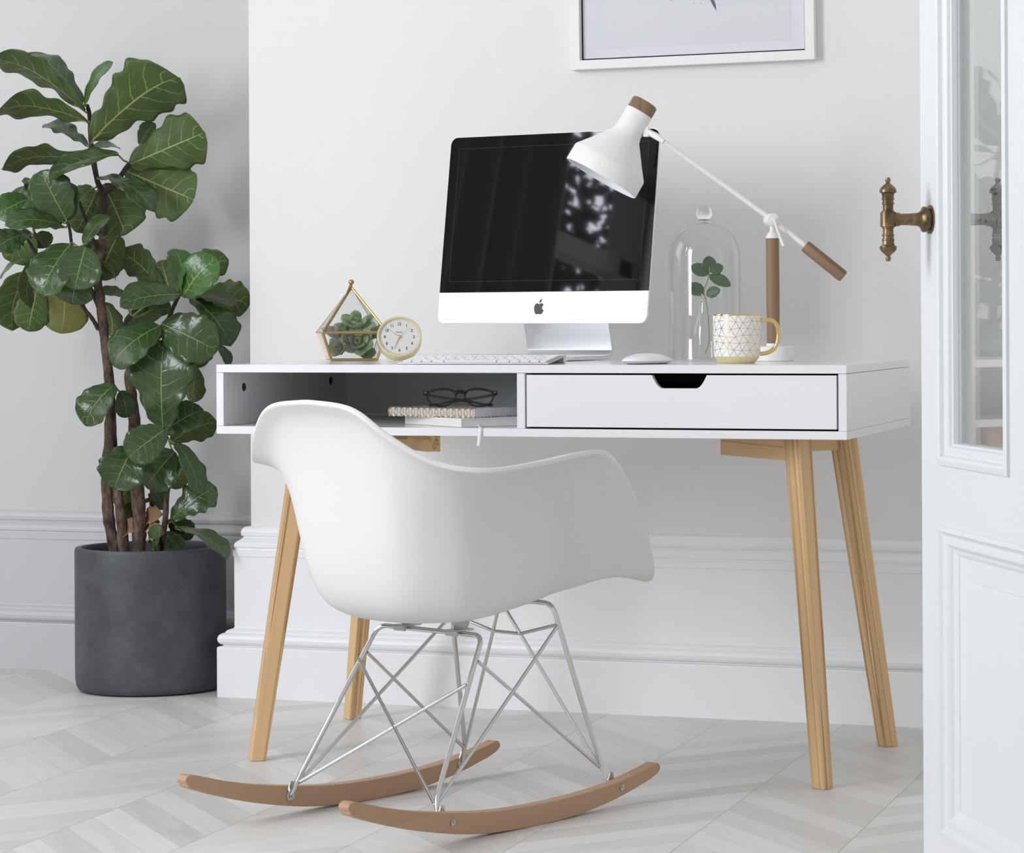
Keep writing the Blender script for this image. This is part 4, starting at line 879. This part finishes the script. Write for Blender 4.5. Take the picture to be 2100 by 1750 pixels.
b = MB(); vs = oval(.888, .262); b.add(vs, [list(range(n))]); b.build('soil', soilm.m, pot, label='dark potting soil')

fig = thing('fiddle_leaf_fig', (PC.x, PC.y, .262), 0, 'tall fiddle-leaf fig with glossy lobed leaves growing from the grey planter', 'plant')
ZP = 6.07
def D(u, v, d=0.0): return dep(u, v, ZP - d)
BR = []
def stem(pts, w, mat=BARK, name='branch', seg=12, jit=True):
    """pts: (u, v, depth offset); w: widths in pixels at the ends"""
    P = spline([D(*p) for p in pts], 5); N = len(P); rad = []
    rd = random.Random(len(BR) * 7 + 1)
    for i in range(N): rad.append((w[0] + (w[1] - w[0]) * i / (N - 1)) / 2 / 909 * (1 + (rd.uniform(-.09, .12) if jit else 0)))
    b = W2(fig); b.tube(P, rad, seg); o = b.build(name, mat, fig); BR.append(P); return o
stem([(237, 1150, .03), (236, 1126, .03), (224, 1070, .03), (219, 990, .02), (224, 900, .01), (227, 830, .01), (222, 760, 0), (214, 690, 0), (205, 610, -.01), (199, 565, -.01), (207, 520, -.01), (212, 481, -.01)], (25, 17), name='trunk')
stem([(212, 481, -.01), (213, 430, -.01), (211, 395, -.01), (200, 372, -.01), (191, 325, -.01), (186, 285, -.01), (184, 240, -.01), (179, 215, -.01)], (15, 8), DBARK, 'trunk')
stem([(256, 1150, .04), (254, 1126, .04), (250, 1085, .04), (243, 1016, .03), (235, 960, .0), (231, 890, -.01), (229, 830, -.01)], (23, 16), name='trunk')
stem([(284, 1150, .05), (284, 1126, .05), (286, 1074, .05), (282, 1006, .05), (274, 920, .04), (276, 868, .03), (271, 820, .03), (266, 765, .02), (282, 735, .02), (305, 712, .02)], (30, 17), name='trunk')
stem([(328, 1150, .05), (329, 1126, .05), (338, 1074, .06), (343, 1010, .07), (352, 980, .07), (363, 957, .07)], (16, 6), name='trunk')
stem([(322, 1085, .0), (314, 1057, .0), (311, 1030, .0), (308, 1012, .0)], (12, 9), name='trunk')
stem([(290, 1030, .04), (303, 1026, .02), (311, 1022, .0)], (10, 7))
stem([(300, 716, .02), (318, 702, .03), (343, 660, .05), (358, 625, .05), (372, 597, .05)], (11, 7), DBARK)
stem([(222, 712, 0), (240, 690, .0), (256, 665, -.01), (270, 650, -.02)], (9, 6), DBARK)
stem([(202, 676, 0), (190, 655, .01), (175, 636, .01), (163, 618, .02), (150, 592, .03)], (9, 6), DBARK)
stem([(205, 640, -.02), (190, 600, 0), (170, 560, .04), (150, 516, .07), (143, 471, .08), (137, 455, .08)], (9, 6), DBARK)
stem([(202, 590, -.02), (150, 560, -.03), (104, 512, -.02), (85, 495, -.02), (70, 478, -.02)], (9, 7), DBARK)
stem([(110, 535, -.03), (78, 524, -.03), (62, 500, -.02), (52, 482, 0)], (8, 6), DBARK)
stem([(206, 520, -.01), (190, 490, -.0), (180, 461, 0), (170, 435, .01), (162, 413, .02)], (8, 6), DBARK)
stem([(208, 400, -.01), (228, 385, 0), (247, 362, 0), (258, 345, 0), (266, 335, 0)], (12, 9), DBARK)
stem([(224, 790, .01), (232, 788, .02), (242, 800, .03), (252, 808, .03)], (4, 3), DBARK)
stem([(341, 1072, .06), (350, 1066, .07), (357, 1075, .08), (364, 1083, .08)], (5, 3), DBARK)
stem([(276, 900, .04), (300, 892, .06), (330, 884, .08), (345, 900, .07)], (7, 5), DBARK)
allp = [p for P in BR for p in P]
T, U, B_, Y = 0, 1, 2, 3
LV = [
 # bu, bv, tu, tv, width px, kind, depth, depth change, roundness
 (188, 289, 364, 150, 118, U, .02, .05, 0), (174, 228, -12, 108, 50, U, .0, .05, 0), (168, 214, 56, 101, 44, T, -.04, -.04, 0), (172, 216, 224, 124, 42, B_, .0, .03, 1),
 (180, 250, -6, 216, 46, U, .02, .08, 0), (181, 300, 93, 247, 34, T, -.03, -.04, 0), (193, 303, 245, 300, 22, T, -.05, -.05, 1), (265, 338, 423, 270, 108, U, .0, .03, 0),
 (287, 298, 315, 252, 26, U, -.06, -.02, 1), (257, 350, 398, 410, 116, U, .0, .0, 0), (186, 331, 2, 335, 46, U, .0, .06, 0), (243, 315, 98, 360, 60, T, .09, .04, 1),
 (205, 362, 317, 424, 46, T, .03, .06, 0), (212, 378, 258, 480, 112, U, -.03, -.03, 0), (198, 392, 158, 474, 76, U, -.04, -.04, 0), (137, 452, 84, 352, 84, T, .07, .03, 1),
 (140, 452, 128, 372, 60, T, .05, .0, 1), (58, 408, -8, 440, 58, B_, .0, .04, 1), (60, 424, 22, 392, 44, T, -.04, -.03, 1), (131, 464, 14, 455, 42, T, .11, .08, 1),
 (129, 455, 40, 432, 52, T, .05, .02, 1), (62, 480, -12, 508, 50, T, .08, .08, 0), (68, 482, 12, 528, 76, U, -.04, -.04, 1), (76, 478, 97, 506, 42, U, -.05, -.03, 1),
 (145, 500, 82, 602, 84, T, .11, .05, 1), (175, 506, 153, 592, 86, T, .14, .03, 1), (172, 503, 221, 441, 42, T, .08, .0, 1), (242, 482, 203, 572, 68, U, .0, -.02, 1),
 (196, 538, 241, 573, 22, U, -.01, .02, 1), (160, 566, 148, 624, 80, T, .06, .0, 1), (58, 556, 20, 674, 72, U, -.05, -.04, 1), (66, 538, 55, 632, 34, U, .04, .03, 1),
 (76, 590, 58, 680, 66, U, .0, -.0, 1), (134, 594, 127, 683, 94, Y, .0, -.02, 1), (332, 596, 252, 514, 66, U, -.03, -.03, 0), (352, 612, 330, 536, 70, U, -.02, -.02, 1),
 (376, 585, 362, 508, 38, B_, -.02, -.02, 1), (374, 578, 466, 530, 54, U, -.05, -.03, 0), (376, 607, 440, 528, 76, B_, .09, .03, 1), (372, 602, 377, 551, 18, B_, .08, .02, 1),
 (398, 600, 512, 622, 72, U, -.05, -.03, 0), (384, 609, 482, 620, 26, T, .02, .03, 0), (368, 604, 247, 622, 60, T, .12, .05, 1), (264, 612, 224, 592, 20, U, -.03, -.02, 1),
 (392, 609, 476, 704, 56, T, .04, .04, 0), (331, 664, 444, 718, 92, T, .11, .02, 1), (328, 668, 228, 744, 78, T, .11, .03, 1), (334, 879, 333, 700, 132, T, .08, .04, 0),
 (392, 742, 396, 824, 38, U, -.04, -.03, 1), (428, 690, 400, 752, 52, U, -.03, -.03, 1), (444, 706, 471, 748, 18, T, -.0, .02, 1), (233, 790, 172, 870, 64, T, .09, .03, 1),
 (250, 801, 260, 857, 38, T, .05, .0, 1), (334, 886, 416, 838, 64, T, .04, -.02, 1), (348, 908, 442, 862, 58, U, .0, -.03, 0), (338, 881, 262, 938, 74, T, .15, .03, 1),
 (272, 918, 233, 1002, 90, T, .13, .03, 1), (358, 926, 298, 1000, 84, T, .08, .0, 1), (362, 908, 411, 1012, 40, T, .09, .04, 1), (352, 1002, 380, 948, 50, U, -.01, -.03, 1),
 (350, 1068, 441, 998, 66, T, .06, .0, 0), (352, 1068, 391, 1104, 46, U, .0, -.04, 1), (360, 1083, 468, 1137, 25, T, .09, .07, 1), (314, 1129, 324, 1078, 26, T, .09, .02, 1),
 (334, 1092, 370, 1128, 32, T, .05, .03, 1), (270, 992, 240, 1036, 44, U, -.04, -.03, 1), (277, 1028, 262, 1080, 36, U, -.03, -.03, 1), (312, 1000, 337, 1044, 32, T, .0, .0, 1),
 (300, 1056, 322, 1046, 22, T, -.03, .0, 1), (72, 420, 64, 364, 40, T, -.06, -.04, 1), (190, 384, 152, 424, 46, U, -.05, -.03, 1), (76, 527, -2, 566, 12, T, -.0, .02, 1),
 (216, 620, 232, 690, 42, U, -.06, -.03, 1), (254, 664, 330, 642, 46, U, -.06, -.05, 1), (300, 640, 348, 634, 40, U, -.07, -.05, 1), (210, 492, 172, 560, 46, U, -.06, -.03, 1),
 (258, 610, 205, 598, 26, U, -.06, -.02, 1), (110, 590, 90, 625, 40, Y, -.04, -.03, 1), (98, 352, 72, 420, 60, U, -.05, -.03, 1)]
mats3 = {0: (LT, LU), 1: (LT, LU), 2: (LB, LU), 3: (LY, LY)}
cdir = -_f
for i, (bu, bv_, tu, tv, wp, kind, d0, dd_, rnd_) in enumerate(LV):
    rd = random.Random(i * 13 + 5)
    P0_, P1_ = D(bu, bv_, d0), D(tu, tv, d0 + dd_)
    a = (P1_ - P0_); L = a.length; a.normalize(); ratio = (.66 if rnd_ == 0 else .80)
    under = kind in (1, 3)
    wvis = wp / 909; c_ = min(1, max(.28, wvis / (ratio * L) + .06)); rollA = math.acos(c_) if c_ < 1 else 0
    base_n = (cdir - a * cdir.dot(a)).normalized()                       # facing the camera
    side_ = a.cross(base_n)
    n1 = base_n * math.cos(rollA) + side_ * math.sin(rollA); n2 = base_n * math.cos(rollA) - side_ * math.sin(rollA)
    if under: n1, n2 = -n1, -n2
    nrm = n1 if n1.z > n2.z else n2
    jit_ = Vector((rd.uniform(-.15, .15), rd.uniform(-.15, .15), rd.uniform(-.1, .15))); nrm = (nrm + jit_).normalized()
    Wt = wvis / c_ * (1.06 if c_ > .6 else .84)
    b = W2(fig); uvs = []
    leaf_mesh(b, P0_, P1_, Wt, nrm, bow=L * rd.uniform(.05, .11), wave=rd.uniform(.05, .085) if rnd_ == 0 else rd.uniform(.02, .05), fold=rd.uniform(.06, .2), shape=FID if rnd_ == 0 else RND, nu=32, nv=12, seed=i, uvs=uvs, droop=L * .5)
    # stalk to the nearest branch
    near_ = min(allp, key=lambda p: (p - P0_).length); q = P0_ + a * .003
    nf = len(b.f)
    if (near_ - P0_).length < .16:
        mdp = lerp(near_, q, .5) + Vector((0, 0, -.004)) ; b.tube([near_, mdp, q, P0_ + a * L * .12], [.0024, .0021, .0021, .0010], 7, mi=2)
    nfl = len(b.f) - nf
    o = b.build('leaf', list(mats3[kind]) + [GSTEM], fig, weld=False)
    me = o.data; ul = me.uv_layers.new(name='UVMap')
    for lp in me.loops:
        vi = lp.vertex_index; ul.data[lp.index].uv = uvs[vi] if vi < len(uvs) else (0.0, 0.5)
    md = o.modifiers.new('s', 'SOLIDIFY'); md.thickness = .0007; md.offset = -1; md.material_offset = 1; md.material_offset_rim = 1
    # faces built so that the listed normal is the upper side
    ev = me.polygons[len(me.polygons) // 3 if nfl == 0 else 60].normal
    if ev.dot(nrm) < 0: me.flip_normals()
# dry leaves in the pot
for i, (u, v, d) in enumerate([(272, 1090, .02), (312, 1080, .02), (318, 1062, .03), (322, 1095, .06)]):
    P0_ = D(u - 16, v + 12, d); P1_ = D(u + 16, v - 12 + i * 3, d + .03); b = W2(fig); leaf_mesh(b, P0_, P1_, .045, Vector((.2 * i, -.6, .5)).normalized(), .012, .12, .4, RND, seed=50 + i); o = b.build('dry_leaf', DRY, fig, label='dry brown fallen leaf'); md = o.modifiers.new('s', 'SOLIDIFY'); md.thickness = .0007

# ================================================================== LIGHT
wd = bpy.data.worlds.new('world'); scene.world = wd; wd.use_nodes = True; bg = wd.node_tree.nodes['Background']; bg.inputs[0].default_value = (1.0, .99, .98, 1); bg.inputs[1].default_value = WORLD
def area(name, loc, target, sx, sy, power, color=(1, 1, 1), spread=180):
    ld = bpy.data.lights.new(name, 'AREA'); ld.shape = 'RECTANGLE'; ld.size = sx; ld.size_y = sy; ld.energy = power; ld.color = color; ld.spread = R(spread)
    o = bpy.data.objects.new(name, ld); col.objects.link(o); o.location = loc; o.rotation_euler = (Vector(target) - Vector(loc)).to_track_quat('-Z', 'Y').to_euler(); return o
area('window_daylight', (-2.50, -.05, 1.65), (1.0, .2, .9), 1.0, 1.7, KEY1, (.915, .955, 1.0))
area('window_daylight', (-2.50, -3.2, 1.85), (.2, .6, .9), 1.5, 1.9, KEY2, (.915, .955, 1.0))
area('sky_outside', (-6.6, -5.6, 3.9), (-2.6, -2.0, 2.1), 4.4, 3.2, SKY, (.86, .87, 1.0))
vs_ = scene.view_settings; vs_.view_transform = 'Standard'; vs_.look = 'None'; vs_.gamma = 1.0; vs_.exposure = EXPO; vs_.use_curve_mapping = False
scene.cycles.max_bounces = 8; scene.cycles.diffuse_bounces = 4; scene.cycles.glossy_bounces = 5; scene.cycles.transmission_bounces = 8; scene.cycles.transparent_max_bounces = 24
scene.cycles.use_denoising = True; scene.cycles.sample_clamp_indirect = 6
scene.cycles.use_adaptive_sampling = True; scene.cycles.adaptive_threshold = 0.02
